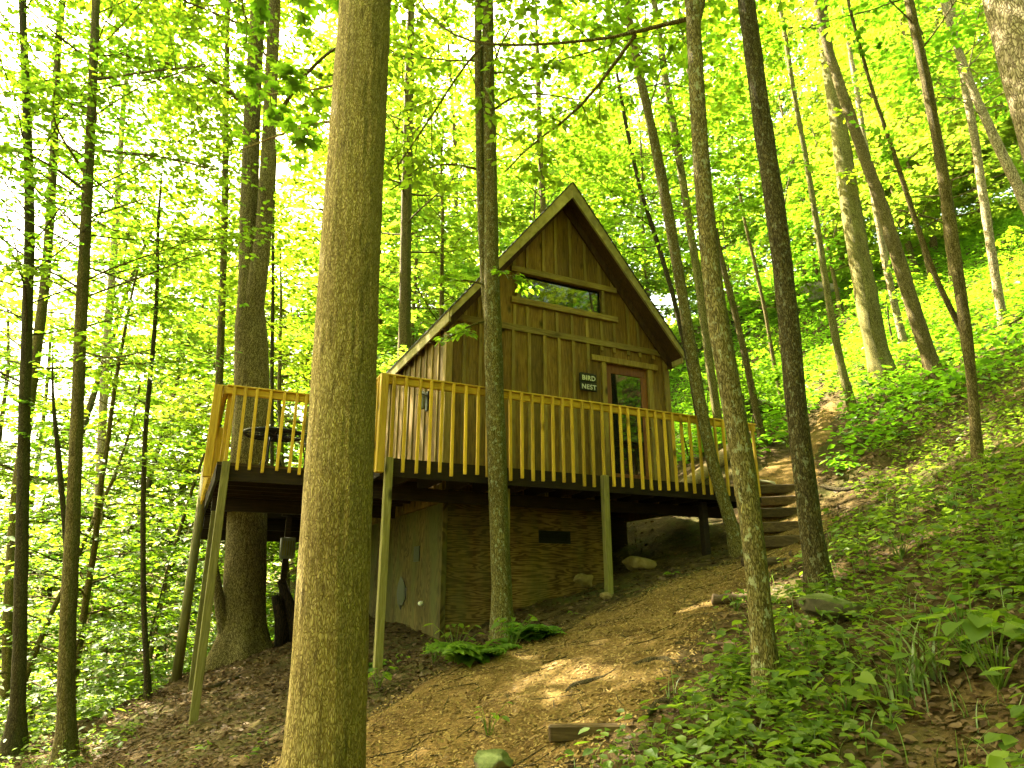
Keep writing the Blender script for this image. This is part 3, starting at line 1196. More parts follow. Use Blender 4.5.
class Leaves:
    def __init__(s):
        s.P, s.D, s.N, s.S = [], [], [], []

    def put(s, p, d, n, sz):
        s.P.append(p)
        s.D.append(d)
        s.N.append(n)
        s.S.append(sz)

    def mesh(s, name, m, shape='oval'):
        return leaf_mesh(name, s.P, s.D, s.N, s.S, m, shape)


def twig_leaves(lv, rng, pts, size, per=.10, droop=.35):
    pts = np.asarray(pts)
    for a, b in zip(pts[:-1], pts[1:]):
        L = np.linalg.norm(b - a)
        n = max(1, int(L / per))
        d = (b - a) / (L + 1e-9)
        for k in range(n):
            p = a + (b - a) * (k + rng.random()) / n
            for sgn in (-1, 1):
                if rng.random() < .12:
                    continue
                ang = sgn * rng.uniform(.5, 1.4)
                ld = rotz(d, ang)
                ld[2] = ld[2] * .4 - droop * rng.uniform(.1, 1.2)
                nn = np.array([rng.normal(0, .33), rng.normal(0, .33), 1.0])
                lv.put(p + rng.normal(0, .025, 3), ld, nn, size * rng.uniform(.6, 1.2))
    d = unit(pts[-1] - pts[-2])
    lv.put(pts[-1], d + np.array([0, 0, -droop * .5]), np.array([rng.normal(0, .3), rng.normal(0, .3), 1.]), size * rng.uniform(.8, 1.2))


def branch(wood, lv, rng, p, d, L, r, level, size, per=.10, k=5, wig=.12, rise=.0, leafstart=.25):
    n = 6
    pts = [np.array(p, float)]
    d = unit(np.array(d, float))
    for i in range(n):
        d = unit(d + rng.normal(0, wig, 3) * np.array([1, 1, .6]) + np.array([0, 0, rise]))
        pts.append(pts[-1] + d * L / n)
    pts = np.array(pts)
    if r > .0025:
        wood.tube(pts, np.linspace(r, max(r * .25, .002), n + 1), k, cap=False)
    if level == 0:
        twig_leaves(lv, rng, pts[1:], size, per)
        return
    m = max(3, int(L / .26))
    for j in range(m):
        t = leafstart + (1 - leafstart) * (j + rng.random() * .8) / m
        i = min(int(t * n), n - 1)
        q = pts[i] + (pts[i + 1] - pts[i]) * (t * n - i)
        dd = unit(pts[i + 1] - pts[i])
        sgn = 1 if (j % 2) else -1
        nd = rotz(dd, sgn * rng.uniform(.6, 1.15))
        nd[2] = nd[2] * .6 + rng.uniform(-.12, .15)
        branch(wood, lv, rng, q, nd, L * rng.uniform(.28, .5) * (1.15 - .5 * t), r * .45, level - 1, size, per, max(3, k - 1), wig, rise * .5, leafstart)
    twig_leaves(lv, rng, pts[n // 2:], size, per * 1.5)


def grow(rng, h, r, lo, nbr, spread, size, per=.10, lean=.04, taper=.25, rise=.06, level=1, top=True):
    """a young forest tree: wavering stem, layered near-horizontal branches"""
    wood, lv = MB(), Leaves()
    n = 16
    pts = [np.zeros(3)]
    d = np.array([rng.normal(0, lean), rng.normal(0, lean), 1.])
    for i in range(n):
        d = unit(d + rng.normal(0, .035, 3) * np.array([1, 1, 0]))
        pts.append(pts[-1] + d * h / n)
    pts = np.array(pts)
    pts[0, 2] -= .15
    rad = r * (1 - (1 - taper) * np.linspace(0, 1, n + 1)) * (1 + .35 * np.exp(-np.linspace(0, 1, n + 1) * h * 3.0))
    wood.tube(pts, rad, 9, cap=False)
    a = rng.uniform(0, 6.28)
    for j in range(nbr):
        t = lo + (1 - lo) * (j + rng.random()) / nbr
        i = min(int(t * n), n - 1)
        q = pts[i] + (pts[i + 1] - pts[i]) * (t * n - i)
        a += 2.4 + rng.normal(0, .4)
        u = (t - lo) / (1 - lo)
        L = spread * (1.0 - .55 * u) * rng.uniform(.6, 1.15)
        branch(wood, lv, rng, q, (math.cos(a), math.sin(a), rng.uniform(.05, .45)), L, max(.006, rad[i] * .32), level, size, per, 5, .12, rise * -.3)
    return wood, lv, pts, rad


PROTO = []


def proto(seed, name, bark, leaf, shape, **kw):
    rng = np.random.default_rng(seed)
    wood, lv, _, _ = grow(rng, **kw)
    return (name, wood.mesh('trunk', M[bark], True), lv.mesh('crown', M[leaf], shape))


def stand(pr, label, cat, x, y, rz, s, group=None, dz=0.0):
    name, tm, cm = pr
    t = thing(name, label, cat, (x, y, gz(x, y) + dz), rz, group)
    t.scale = (s, s, s * 1.0)
    link('trunk', tm, t)
    link('crown', cm, t)
    return t


# hero trees traced stem by stem: (x, y, width) in photo pixels, at the depth of the foot
def stem_pts(spec, Yd, base=None, extend=0.0):
    pts, rad = [], []
    for x, y, w in spec:
        P = at(x, y, Yd)
        pts.append(P)
        rad.append(w * zdepth(P) / FPX / 2 * zdepth(P) / math.hypot(zdepth(P), P[0]))
    pts = np.array(pts)
    rad = np.array(rad)
    if base is not None:
        pts = np.vstack([base, pts])
        rad = np.concatenate([[rad[0] * 1.25], rad])
    if extend:
        d = unit(pts[-1] - pts[-2] * .5 - pts[-3] * .5 if len(pts) > 2 else pts[-1] - pts[-2])
        d = unit(d + np.array([0, 0, .6]))
        n = max(2, int(extend / 1.5))
        last, r0 = pts[-1], rad[-1]
        ex = np.array([last + d * extend * (i + 1) / n for i in range(n)])
        pts = np.vstack([pts, ex])
        rad = np.concatenate([rad, r0 * np.linspace(1, .35, n + 1)[1:]])
    # resample smoothly
    s = np.concatenate([[0], np.cumsum(np.linalg.norm(np.diff(pts, axis=0), axis=1))])
    q = np.linspace(0, s[-1], max(12, int(s[-1] / .25)))
    pp = np.stack([np.interp(q, s, pts[:, i]) for i in range(3)], 1)
    rr = np.interp(q, s, rad)
    for _ in range(3):
        pp[1:-1] = (pp[:-2] + 2 * pp[1:-1] + pp[2:]) / 4
    return pp, rr


def add_crown(rng, wood, lv, pts, rad, lo, nbr, spread, size, per=.085, level=1, zmin=0):
    n = len(pts) - 1
    a = rng.uniform(0, 6.28)
    for j in range(nbr):
        t = lo + (1 - lo) * (j + rng.random()) / nbr
        i = min(int(t * n), n - 1)
        if pts[i][2] < zmin:
            continue
        a += 2.4 + rng.normal(0, .5)
        branch(wood, lv, rng, pts[i], (math.cos(a), math.sin(a), rng.uniform(.1, .7)), spread * rng.uniform(.6, 1.2), min(max(.007, rad[i] * .2), .03), level, size, per, 5, .12, 0)


def detailed_trunk(wood, pts, rad, k, amp, seed, ridges=14, flare=0.0):
    """trunk with ridged bark relief modelled in the surface"""
    s = np.concatenate([[0], np.cumsum(np.linalg.norm(np.diff(pts, axis=0), axis=1))])
    m = int(s[-1] / .035)
    q = np.linspace(0, s[-1], m)
    pp = np.stack([np.interp(q, s, pts[:, i]) for i in range(3)], 1)
    rr = np.interp(q, s, rad)
    rng = np.random.default_rng(seed)
    a = np.arange(k) / k * 2 * np.pi
    A, Q = np.meshgrid(a, q)
    h = np.zeros_like(A)
    for i in range(9):
        fr = rng.integers(3, ridges * 2)
        h += np.sin(fr * A + rng.uniform(2, 9) * Q * rng.choice([-1, 1]) + rng.uniform(0, 6.28)) * rng.uniform(.5, 1) / (1 + fr * .03)
    for i in range(4):
        fr = rng.integers(1, 4)
        h += 1.6 * np.sin(fr * A + rng.uniform(.3, 1.2) * Q + rng.uniform(0, 6.28))
    fl = flare * np.exp(-Q / .35) * (1 + .5 * np.sin(5 * A + 1) + .3 * np.sin(3 * A + 2))
    rad2 = rr[:, None] * (1 + fl) + amp * h / 3
    V = pp[:, None, :] + np.stack([rad2 * np.cos(A), rad2 * np.sin(A), np.zeros_like(A)], -1)
    f = []
    for i in range(m - 1):
        for j in range(k):
            f.append((i * k + j, i * k + (j + 1) % k, (i + 1) * k + (j + 1) % k, (i + 1) * k + j))
    wood.add(V.reshape(-1, 3), f)


def hero(name, label, cat, spec, bark, Yd=None, foot=None, extend=5.0, crown=(.6, 9, 2.2, .13), seed=1, extra=None, detail=None, group=None, leaf='leaf', shape='oval', flare=.35, zmin=0.0, wobk=12):
    rng = np.random.default_rng(seed)
    if foot is None:
        foot = hit(spec[0][0], spec[0][1])
    if Yd is None:
        Yd = foot[1]
    base = None
    if abs(foot[1] - Yd) > .01 or spec[0][1] > 768:
        base = foot
    pts, rad = stem_pts(spec, Yd, base, extend)
    b = pts[0].copy()
    b[2] = gz(b[0], b[1])
    t = thing(name, label, cat, b, 0, group)
    wood, lv = MB(), Leaves()
    pts = pts - b
    pts[0][2] -= .12
    if detail:
        detailed_trunk(wood, pts, rad, detail[0], detail[1], seed, flare=flare)
    else:
        fl = rad * (1 + flare * np.exp(-np.maximum(pts[:, 2], 0) / .22))
        wood.tube(pts, fl, wobk, cap=False, wob=.05, rng=rng)
    if extra:
        extra(wood, lv, rng, pts, rad, b)
    if crown:
        lo, nb, spr, size = crown
        add_crown(rng, wood, lv, pts, rad, lo, nb, spr, size, zmin=zmin)
    wood.obj('trunk', M[bark], t, True)
    if lv.P:
        link('crown', lv.mesh('crown', M[leaf], shape), t)
    return t


def limb_px(wood, b, spec, Yd, Yd2=None, k=7):
    """a limb traced in pixels, drifting from depth Yd to Yd2; returns its points"""
    n = len(spec)
    pts, rad = [], []
    for i, (x, y, w) in enumerate(spec):
        P = at(x, y, Yd + ((Yd2 if Yd2 is not None else Yd) - Yd) * i / (n - 1))
        pts.append(P - b)
        rad.append(w * zdepth(P) / FPX / 2 * zdepth(P) / math.hypot(zdepth(P), P[0]))
    pts = np.array(pts)
    s = np.concatenate([[0], np.cumsum(np.linalg.norm(np.diff(pts, axis=0), axis=1))])
    q = np.linspace(0, s[-1], max(8, int(s[-1] / .2)))
    pp = np.stack([np.interp(q, s, pts[:, i]) for i in range(3)], 1)
    for _ in range(2):
        pp[1:-1] = (pp[:-2] + 2 * pp[1:-1] + pp[2:]) / 4
    wood.tube(pp, np.interp(q, s, rad), k, cap=False)
    return pp


def leafy(wood, lv, rng, pp, lo, n, L, size, per=.1):
    m = len(pp) - 1
    for j in range(n):
        t = lo + (1 - lo) * (j + rng.random()) / n
        i = min(int(t * m), m - 1)
        d = unit(pp[i + 1] - pp[i])
        nd = rotz(d, (1 if j % 2 else -1) * rng.uniform(.5, 1.3))
        nd[2] = nd[2] * .5 + rng.uniform(-.3, .25)
        branch(wood, lv, rng, pp[i], nd, L * rng.uniform(.6, 1.2), .006, 0 if rng.random() < .5 else 1, size, per, 4)


# T1: the great trunk in the foreground
def t1_extra(wood, lv, rng, pts, rad, b):
    for sp, y2 in (([(345, 120, 3), (320, 122, 3), (285, 132, 2.4), (240, 150, 1.6)], 5.3), ([(348, 80, 3), (320, 90, 2.2), (275, 92, 1.5), (250, 100, 1.2)], 5.4),
                   ):
        pp = limb_px(wood, b, sp, 4.25, y2, 5)
        leafy(wood, lv, rng, pp, .1, 6, .34, .10, .22)


hero('tulip_tree', 'thick ridged tree trunk standing closest to the camera left of the cabin', 'tree',
     [(324, 800, 84), (325, 768, 80), (332, 600, 74), (340, 450, 68), (350, 250, 60), (361, 80, 54), (366, 0, 51), (370, -120, 47)], 'bark_big',
     Yd=4.2, foot=np.array([-1.09, 4.2, gz(-1.09, 4.2)]), extend=9, crown=(.5, 26, 4.0, .20), seed=11, detail=(150, .0042), flare=.25, zmin=7.5, extra=t1_extra, shape='maple')


# T2: double tree through the deck
def t2_extra(wood, lv, rng, pts, rad, b):
    limb_px(wood, b, [(250, 330, 22), (256, 290, 21), (263, 240, 17), (268, 160, 15), (272, 60, 13), (278, -60, 11)], 11.75, 11.6, 12)
    limb_px(wood, b, [(232, 668, 16), (226, 640, 15), (219, 600, 11), (214, 565, 9)], 11.7, 11.4, 9)
    pp = limb_px(wood, b, [(240, 100, 6), (200, 70, 4), (150, 60, 3), (100, 50, 2)], 11.8, 10.0)
    leafy(wood, lv, rng, pp, .1, 12, 1.3, .13)
    pp = limb_px(wood, b, [(275, 120, 5), (300, 80, 4), (330, 50, 3), (380, 30, 2)], 11.8, 10.0)
    leafy(wood, lv, rng, pp, .1, 10, 1.2, .13)


hero('deck_tree', 'grey double trunked tree growing up through the left deck', 'tree',
     [(243, 660, 52), (243, 630, 44), (246, 560, 42), (249, 470, 39), (252, 400, 37), (251, 330, 33), (250, 290, 24), (248, 240, 19), (252, 120, 17), (258, 0, 15), (262, -100, 13)], 'bark_deck',
     foot=np.array([*cab(TU, TWq)[:2], 0]), extend=7, crown=(.5, 34, 4.6, .21), seed=12, detail=(90, .004), extra=t2_extra, flare=.5, zmin=7)


# T3: pair of stems in front of the cabin
def t3_extra(wood, lv, rng, pts, rad, b):
    limb_px(wood, b, [(492, 345, 10), (486, 300, 10), (482, 230, 9), (480, 150, 9), (478, 60, 8), (478, -60, 7)], 8.33, 8.2, 9)
    for sp in ([(488, 285, 2.5), (470, 281, 2), (440, 278, 1.4)], [(490, 320, 2.5), (470, 325, 2), (446, 340, 1.4)], [(492, 275, 2.5), (504, 270, 2), (509, 280, 1.4)],
               [(480, 170, 3), (440, 160, 2), (390, 190, 1.4)], [(480, 120, 3), (520, 90, 2), (580, 100, 1.4)]):
        pp = limb_px(wood, b, sp, 8.3, 7.9, 5)
        leafy(wood, lv, rng, pp, .35, 4, .35 if sp[0][1] > 200 else .8, .11)


f3 = cab(1.62, -.30)
hero('slim_tree', 'slim tree with twin stems rising in front of the deck railing', 'tree',
     [(503, 632, 22), (502, 600, 20), (499, 520, 19), (496, 430, 19), (493, 340, 18), (491, 250, 15), (490, 150, 13), (488, 60, 12), (487, -60, 11)], 'bark_lichen',
     Yd=f3[1], foot=np.array([f3[0], f3[1], 0]), extend=6, crown=(.45, 26, 2.8, .15), seed=13, extra=t3_extra, zmin=6)


# T4: lichen covered tree right of the cabin with the long arched branches
def t4_extra(wood, lv, rng, pts, rad, b):
    limb_px(wood, b, [(693, 22, 9), (686, 8, 8), (684, -20, 7), (680, -120, 6)], 4.55, 4.5, 8)
    limb_px(wood, b, [(696, 25, 9), (703, 5, 8), (708, -60, 6), (716, -160, 5)], 4.5, 4.6, 8)
    pp = limb_px(wood, b, [(692, 18, 5), (672, 20, 5), (640, 32, 4), (620, 38, 3.4), (580, 41, 3), (540, 45, 2.8), (500, 46, 2.6), (460, 42, 2.2), (436, 25, 1.8), (420, 0, 1.3)], 4.5, 5.2)
    leafy(wood, lv, rng, pp, .2, 10, .55, .085)
    pp = limb_px(wood, b, [(636, 34, 4), (612, 66, 3.6), (590, 100, 3), (562, 126, 2.6), (530, 140, 2), (505, 172, 1.4)], 4.7, 5.6)
    leafy(wood, lv, rng, pp, .3, 8, .6, .085)
    pp = limb_px(wood, b, [(482, 46, 2.6), (460, 68, 2.2), (440, 105, 2), (415, 140, 1.8), (395, 170, 1.3)], 5.0, 5.6)
    leafy(wood, lv, rng, pp, .2, 9, .6, .085)


hero('lichen_tree', 'lichen spotted slender tree with arched branches beside the timber steps', 'tree',
     [(769, 697, 30), (764, 660, 25), (758, 580, 24), (750, 510, 24), (740, 440, 24), (726, 370, 23), (714, 300, 21), (704, 200, 18), (697, 100, 16), (694, 22, 15)], 'bark_lichen',
     extend=3, crown=(.75, 10, 1.8, .12), seed=14, extra=t4_extra, zmin=5.4)
hero('dark_tree', 'straight dark barked tree right of the timber steps', 'tree',
     [(820, 592, 30), (815, 560, 24), (806, 490, 23), (796, 410, 22), (789, 320, 21), (777, 220, 21), (762, 120, 19), (746, 0, 17), (732, -110, 15)], 'bark_umber',
     extend=6, crown=(.5, 22, 2.8, .15), seed=15, zmin=6.5)
hero('leaning_sapling', 'thin leaning tree crossing the right end of the deck railing', 'tree',
     [(738, 548, 15), (728, 515, 13), (714, 470, 13), (703, 420, 12), (691, 350, 12), (680, 280, 11), (666, 200, 11), (650, 120, 9), (634, 50, 8), (620, -40, 6)], 'bark_lichen',
     Yd=9.75, foot=np.array([3.22, 9.75, 0]), extend=4, crown=(.5, 22, 2.4, .14), seed=16, zmin=6)
hero('fork_tree', 'brown tree forking low above the leafy right slope', 'tree',
     [(978, 466, 13), (975, 420, 11), (971, 370, 11), (966, 335, 14), (962, 300, 13), (951, 230, 13), (941, 160, 12), (926, 80, 11), (912, 15, 10), (896, -60, 8)], 'bark',
     extend=4, crown=(.45, 24, 2.6, .14), seed=17, zmin=6,
     extra=lambda wood, lv, rng, pts, rad, b: leafy(wood, lv, rng, limb_px(wood, b, [(966, 338, 8), (955, 318, 7), (934, 275, 6), (912, 210, 6), (893, 150, 5), (872, 90, 4), (850, 10, 3.4), (840, -40, 3)], 8.2, 7.8), .3, 8, .8, .1))
hero('hillside_tree', 'dark trunk leaning left on the hillside with flared foot', 'tree',
     [(937, 382, 24), (931, 362, 17), (915, 315, 16), (897, 255, 15), (880, 200, 13), (862, 150, 12), (842, 92, 11), (825, 40, 9), (810, -40, 8)], 'bark',
     extend=5, crown=(.45, 16, 3.0, .18), seed=18, zmin=9)
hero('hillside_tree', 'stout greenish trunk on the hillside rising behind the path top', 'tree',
     [(884, 380, 28), (877, 350, 24), (867, 300, 24), (858, 250, 22), (848, 190, 20), (838, 120, 17), (826, 50, 14), (815, -40, 12)], 'bark_haze',
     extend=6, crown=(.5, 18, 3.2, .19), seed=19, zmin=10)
hero('pale_tree', 'thick pale trunk cut off by the upper right photo edge', 'tree',
     [(1110, 380, 86), (1075, 200, 80), (1050, 110, 78), (1020, 0, 74), (995, -110, 68)], 'bark_pale', Yd=5.4, foot=np.array([5.45, 5.4, 0]), extend=6,
     crown=(.55, 26, 3.8, .19), seed=20, detail=(110, .004), zmin=8)
bgspec = [
    ('thin grey trunk in front of the sunlit hillside right of the dark tree', [(853, 410, 10), (842, 370, 9), (830, 310, 8), (820, 245, 7), (808, 170, 6), (796, 105, 5), (784, 30, 5)], 'bark_haze', None),
    ('thin trunk standing between two lichen trees above the dark boulder', [(764, 447, 9), (756, 410, 8), (744, 350, 7), (733, 305, 7), (720, 255, 6), (708, 190, 5), (694, 110, 5)], 'bark', None),
    ('pale thin trunk near the right photo edge high on the hillside', [(1004, 328, 11), (996, 280, 10), (986, 215, 10), (975, 140, 9), (962, 70, 8), (950, 0, 7)], 'bark_pale', None),
    ('pale trunk leaning left beneath the pale cut off trunk', [(1040, 240, 13), (1020, 190, 12), (1000, 150, 11), (976, 98, 9), (958, 50, 8), (940, -10, 7)], 'bark_pale', 13.5),
    ('slim tan trunk half hidden behind the stout hillside trunk', [(905, 348, 9), (897, 315, 8), (886, 265, 8), (876, 210, 7), (866, 150, 6), (855, 80, 6)], 'bark_pale', None),
    ('fine whip of a trunk rising from ferns right of the cabin', [(783, 405, 5), (775, 370, 4.5), (765, 310, 4), (754, 260, 4), (744, 220, 3), (735, 160, 3)], 'bark', None),
    ('slim trunk seen over the roof slope left of the lichen tree', [(718, 420, 10), (709, 360, 9), (700, 290, 9), (688, 215, 8), (676, 140, 8), (664, 70, 7), (654, 0, 6)], 'bark_haze', 13.5),
    ('very thin stem between the gable and leaning sapling', [(700, 430, 6), (690, 370, 5), (672, 290, 5), (655, 235, 5), (640, 190, 4), (625, 120, 4)], 'bark_dark', 14.5),
    ('grey trunk rising behind the left end of the cabin roof', [(404, 420, 15), (404, 370, 14), (405, 300, 12), (406, 220, 11), (408, 130, 10), (410, 40, 9)], 'bark', 16.0),
    ('slight trunk rising just behind the roof peak', [(548, 330, 6), (546, 260, 6), (543, 200, 6), (540, 150, 5), (538, 80, 5)], 'bark', 18.0),
]
for i, (lab, spec, bk_, yd) in enumerate(bgspec):
    if yd:
        P = at(spec[0][0], spec[0][1], yd)
        hero('background_tree', lab, 'tree', spec, bk_, Yd=yd, foot=np.array([P[0], yd, 0]) if P[2] - gz(P[0], yd) > .3 else np.array([P[0], yd, 0]), extend=4,
             crown=(.3, 34, 2.8, .15), seed=30 + i, zmin=4.5 + (4 if i in (8, 9) else 0), wobk=8)
    else:
        hero('background_tree', lab, 'tree', spec, bk_, extend=4, crown=(.4, 15, 2.4, .14), seed=30 + i, zmin=5, wobk=8)


# left hand trees
def t18_extra(wood, lv, rng, pts, rad, b):
    for sp, y2 in (([(84, 190, 4), (60, 170, 3.4), (30, 152, 2.8), (0, 148, 2), (-40, 140, 1.5)], 7.6), ([(86, 175, 4), (70, 150, 3), (50, 120, 2.4), (55, 90, 1.6)], 8.0),
                   ([(92, 150, 3.6), (130, 153, 3), (170, 158, 2.4), (215, 170, 1.4)], 8.0), ([(92, 110, 3.6), (75, 104, 3), (55, 104, 2)], 8.4),
                   ([(94, 80, 4), (120, 76, 3), (160, 70, 2.5), (205, 66, 1.6)], 8.0), ([(90, 60, 3.4), (50, 30, 2.4), (20, 0, 1.6)], 7.8),
                   ([(78, 350, 3), (110, 360, 2.4), (150, 350, 1.5)], 8.2), ([(82, 290, 3), (50, 270, 2.4), (10, 262, 1.5)], 8.2)):
        pp = limb_px(wood, b, sp, 8.95, y2, 5)
        leafy(wood, lv, rng, pp, .15, 9, .75, .105)


hero('maple_tree', 'slender brown maple at left with bare lower branches', 'tree',
     [(66, 758, 26), (66, 720, 19), (67, 640, 18), (72, 540, 16), (76, 450, 14), (80, 340, 13), (86, 220, 12), (91, 120, 10), (95, 30, 9), (97, -50, 8)], 'bark',
     extend=4, crown=(.36, 56, 2.8, .105), seed=41, extra=t18_extra, zmin=3.2)
hero('maple_tree', 'dark slender maple nearest the left photo edge', 'tree',
     [(14, 752, 28), (18, 715, 17), (20, 640, 15), (22, 540, 14), (24, 430, 13), (27, 330, 12), (30, 230, 11), (28, 150, 10), (26, 90, 9), (22, 0, 8)], 'bark_dark',
     Yd=9.3, foot=np.array([-6.17, 9.3, 0]), extend=4, crown=(.3, 56, 2.8, .105), seed=42, zmin=3.0)
hero('sapling', 'very thin dark sapling left of the deck posts', 'tree',
     [(149, 698, 8), (146, 660, 6), (143, 590, 6), (143, 500, 5.5), (145, 430, 5), (152, 360, 5), (157, 300, 4), (158, 220, 3.5)], 'bark_dark', extend=1.0,
     crown=(.35, 22, 1.1, .11), seed=43, zmin=1.6)
hero('background_tree', 'narrow grey trunk just left of the deck tree', 'tree',
     [(214, 520, 9), (217, 440, 9), (220, 360, 8), (223, 280, 7), (225, 200, 7), (226, 110, 6), (228, 0, 5)], 'bark', Yd=15.0,
     foot=np.array([at(214, 520, 15.0)[0], 15.0, 0]), extend=3, crown=(.3, 44, 2.8, .14), seed=44, zmin=4)
hero('background_tree', 'thin dark stem showing between deck tree and great trunk', 'tree',
     [(272, 500, 4), (272, 430, 4), (272, 360, 4), (273, 290, 3.4), (273, 220, 3)], 'bark_dark', Yd=16.0,
     foot=np.array([at(272, 500, 16.0)[0], 16.0, 0]), extend=3, crown=(.3, 26, 2.2, .17), seed=45, zmin=4)
hero('background_tree', 'pale distant trunk in the bright gap beyond the left maples', 'tree',
     [(98, 520, 10), (102, 430, 9), (106, 350, 9), (111, 290, 8), (117, 210, 7), (122, 120, 6)], 'bark_pale', Yd=20.0,
     foot=np.array([at(98, 520, 20.0)[0], 20.0, 0]), extend=4, crown=(.3, 44, 3.2, .16), seed=46, zmin=4)
hero('background_tree', 'brown trunk partly hidden between the two left maples', 'tree',
     [(8, 690, 15), (10, 600, 14), (16, 500, 13), (30, 400, 12), (42, 310, 11), (48, 250, 10), (54, 150, 9), (58, 40, 8)], 'bark', Yd=13.0,
     foot=np.array([at(8, 690, 13.0)[0], 13.0, 0]), extend=4, crown=(.3, 44, 3.0, .13), seed=47, zmin=3)
hero('sapling', 'crooked dark stem leaning against the brown left maple', 'tree',
     [(70, 620, 7), (66, 540, 6), (60, 470, 6), (56, 430, 5), (52, 395, 3)], 'bark_dark', Yd=9.6,
     foot=np.array([at(70, 640, 9.6)[0], 9.6, 0]), extend=.8, crown=(.6, 8, .8, .1), seed=48, zmin=2)

# fill of younger trees through the wood
PROTO = [
    proto(101, 'young_maple', 'bark_dark', 'leaf', 'maple', h=6.5, r=.05, lo=.14, nbr=34, spread=2.1, size=.115, per=.06),
    proto(102, 'young_maple', 'bark', 'leaf', 'oval', h=8.5, r=.07, lo=.14, nbr=40, spread=2.6, size=.125, per=.065),
    proto(103, 'young_beech', 'bark', 'leaf', 'oval', h=11, r=.09, lo=.12, nbr=46, spread=3.0, size=.145, per=.07),
    proto(104, 'young_beech', 'bark', 'leaf', 'maple', h=10, r=.085, lo=.18, nbr=42, spread=2.8, size=.155, per=.075),
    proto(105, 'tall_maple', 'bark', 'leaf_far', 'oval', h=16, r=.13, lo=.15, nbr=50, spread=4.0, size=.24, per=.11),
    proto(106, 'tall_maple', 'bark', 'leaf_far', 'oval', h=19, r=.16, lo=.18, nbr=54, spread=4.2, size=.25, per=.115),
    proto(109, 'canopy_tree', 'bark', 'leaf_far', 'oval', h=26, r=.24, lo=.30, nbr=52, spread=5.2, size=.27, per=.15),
    proto(107, 'bush', 'bark_dark', 'leaf', 'oval', h=2.4, r=.025, lo=.06, nbr=24, spread=1.35, size=.10, per=.055),
    proto(108, 'bush', 'bark_dark', 'leaf', 'maple', h=1.7, r=.02, lo=.05, nbr=22, spread=1.15, size=.095, per=.055),
]
print('leaves', [len(p[2].polygons) // 2 for p in PROTO])
rf_ = random.Random(77)


def scatter(spots, kinds, label, cat, group):
    for (x, y) in spots:
        k = rf_.choice(kinds)
        stand(PROTO[k], label, cat, x, y, rf_.uniform(0, 6.28), rf_.uniform(.85, 1.2), group)


def by_px(lst):
    return [(at(x, 500, yd)[0], yd) for x, yd in lst]


scatter(by_px([(30, 23), (75, 26), (-5, 25), (120, 24), (45, 13), (115, 13.4), (85, 17.5), (165, 18.5), (60, 22), (205, 21), (30, 27), (110, 28), (190, 27)]), [1, 2, 3], 'leafy young tree in the bright wood left of the deck', 'tree', 'young trees left of the deck')
scatter(by_px([(300, 18), (345, 20.5), (420, 19), (395, 24), (470, 24), (540, 31), (600, 32), (440, 29), (330, 28)]), [2, 3, 4], 'leafy young tree in the wood behind the cabin', 'tree', 'young trees behind the cabin')
scatter(by_px([(800, 27), (870, 28), (960, 27), (1000, 23), (1050, 27), (850, 32), (930, 33), (1010, 34), (760, 33), (940, 29), (975, 25), (1010, 29), (905, 31), (1045, 31), (985, 30)]), [2, 3, 4], 'leafy young tree added out of view right for the window reflection', 'tree', 'young trees on the hillside')
scatter(by_px([(0, 38), (50, 32), (90, 40), (140, 33), (180, 36), (230, 31), (270, 40), (315, 34), (360, 36), (405, 33), (450, 42), (495, 35), (540, 37), (580, 33), (620, 43), (660, 35), (700, 38), (745, 34), (790, 42), (835, 36), (880, 38), (930, 37), (980, 42), (1020, 36), (1060, 38), (1110, 34), (1150, 28)]), [4, 5], 'tall pale green tree far back in the wood', 'tree', 'tall trees far back in the wood')
scatter(by_px([(40, 10.8), (105, 11.2), (170, 12.6), (20, 13.2), (70, 14.5), (130, 14.8), (185, 15.5), (-20, 12.2), (100, 18.5), (160, 19.5), (30, 18.5), (225, 17.5), (290, 15.5), (265, 17.5), (50, 21), (120, 22), (0, 23), (180, 23), (80, 25), (150, 16.5), (210, 19.5), (40, 16.5)]), [7, 8], 'light green bush filling the hollow below the left deck', 'bush', 'bushes in the left hollow')
scatter([(5.6, 15.6), (4.4, 16.4), (5.2, 14.6), (6.4, 17.0), (10.8, 17.8), (11.5, 19.8), (9.0, 21.0), (13.5, 20.5), (5.4, 17.8), (7.0, 20.0), (15.5, 19.0)], [7, 8], 'low green bush added out of view right for the door reflection', 'bush', 'bushes on the right hillside')

scatter(by_px([(-10, 44), (5, 35), (35, 40), (60, 33), (140, 31), (215, 29), (300, 25), (370, 30), (450, 34), (180, 36)]), [6], 'tall canopy tree with crown high over the wood', 'tree', 'tall canopy trees')

scatter([(9.5, 2.5), (11.5, .2), (13.5, -3), (12.5, 3.2), (15.5, -2), (17, 1.5)], [2, 3], 'leafy young tree added out of view right for the window reflection', 'tree', 'young trees on the hillside')  # outside the frame, added so the gable window mirrors foliage
scatter([(8.2, 6.2), (9.0, 7.4), (9.8, 5.4), (10.2, 8.0), (8.6, 4.8), (10.8, 6.4), (11.6, 5.0), (9.6, 6.6)], [7, 8], 'low green bush added out of view right for the door reflection', 'bush', 'bushes on the right hillside')  # outside the frame, added so the door glass mirrors greenery

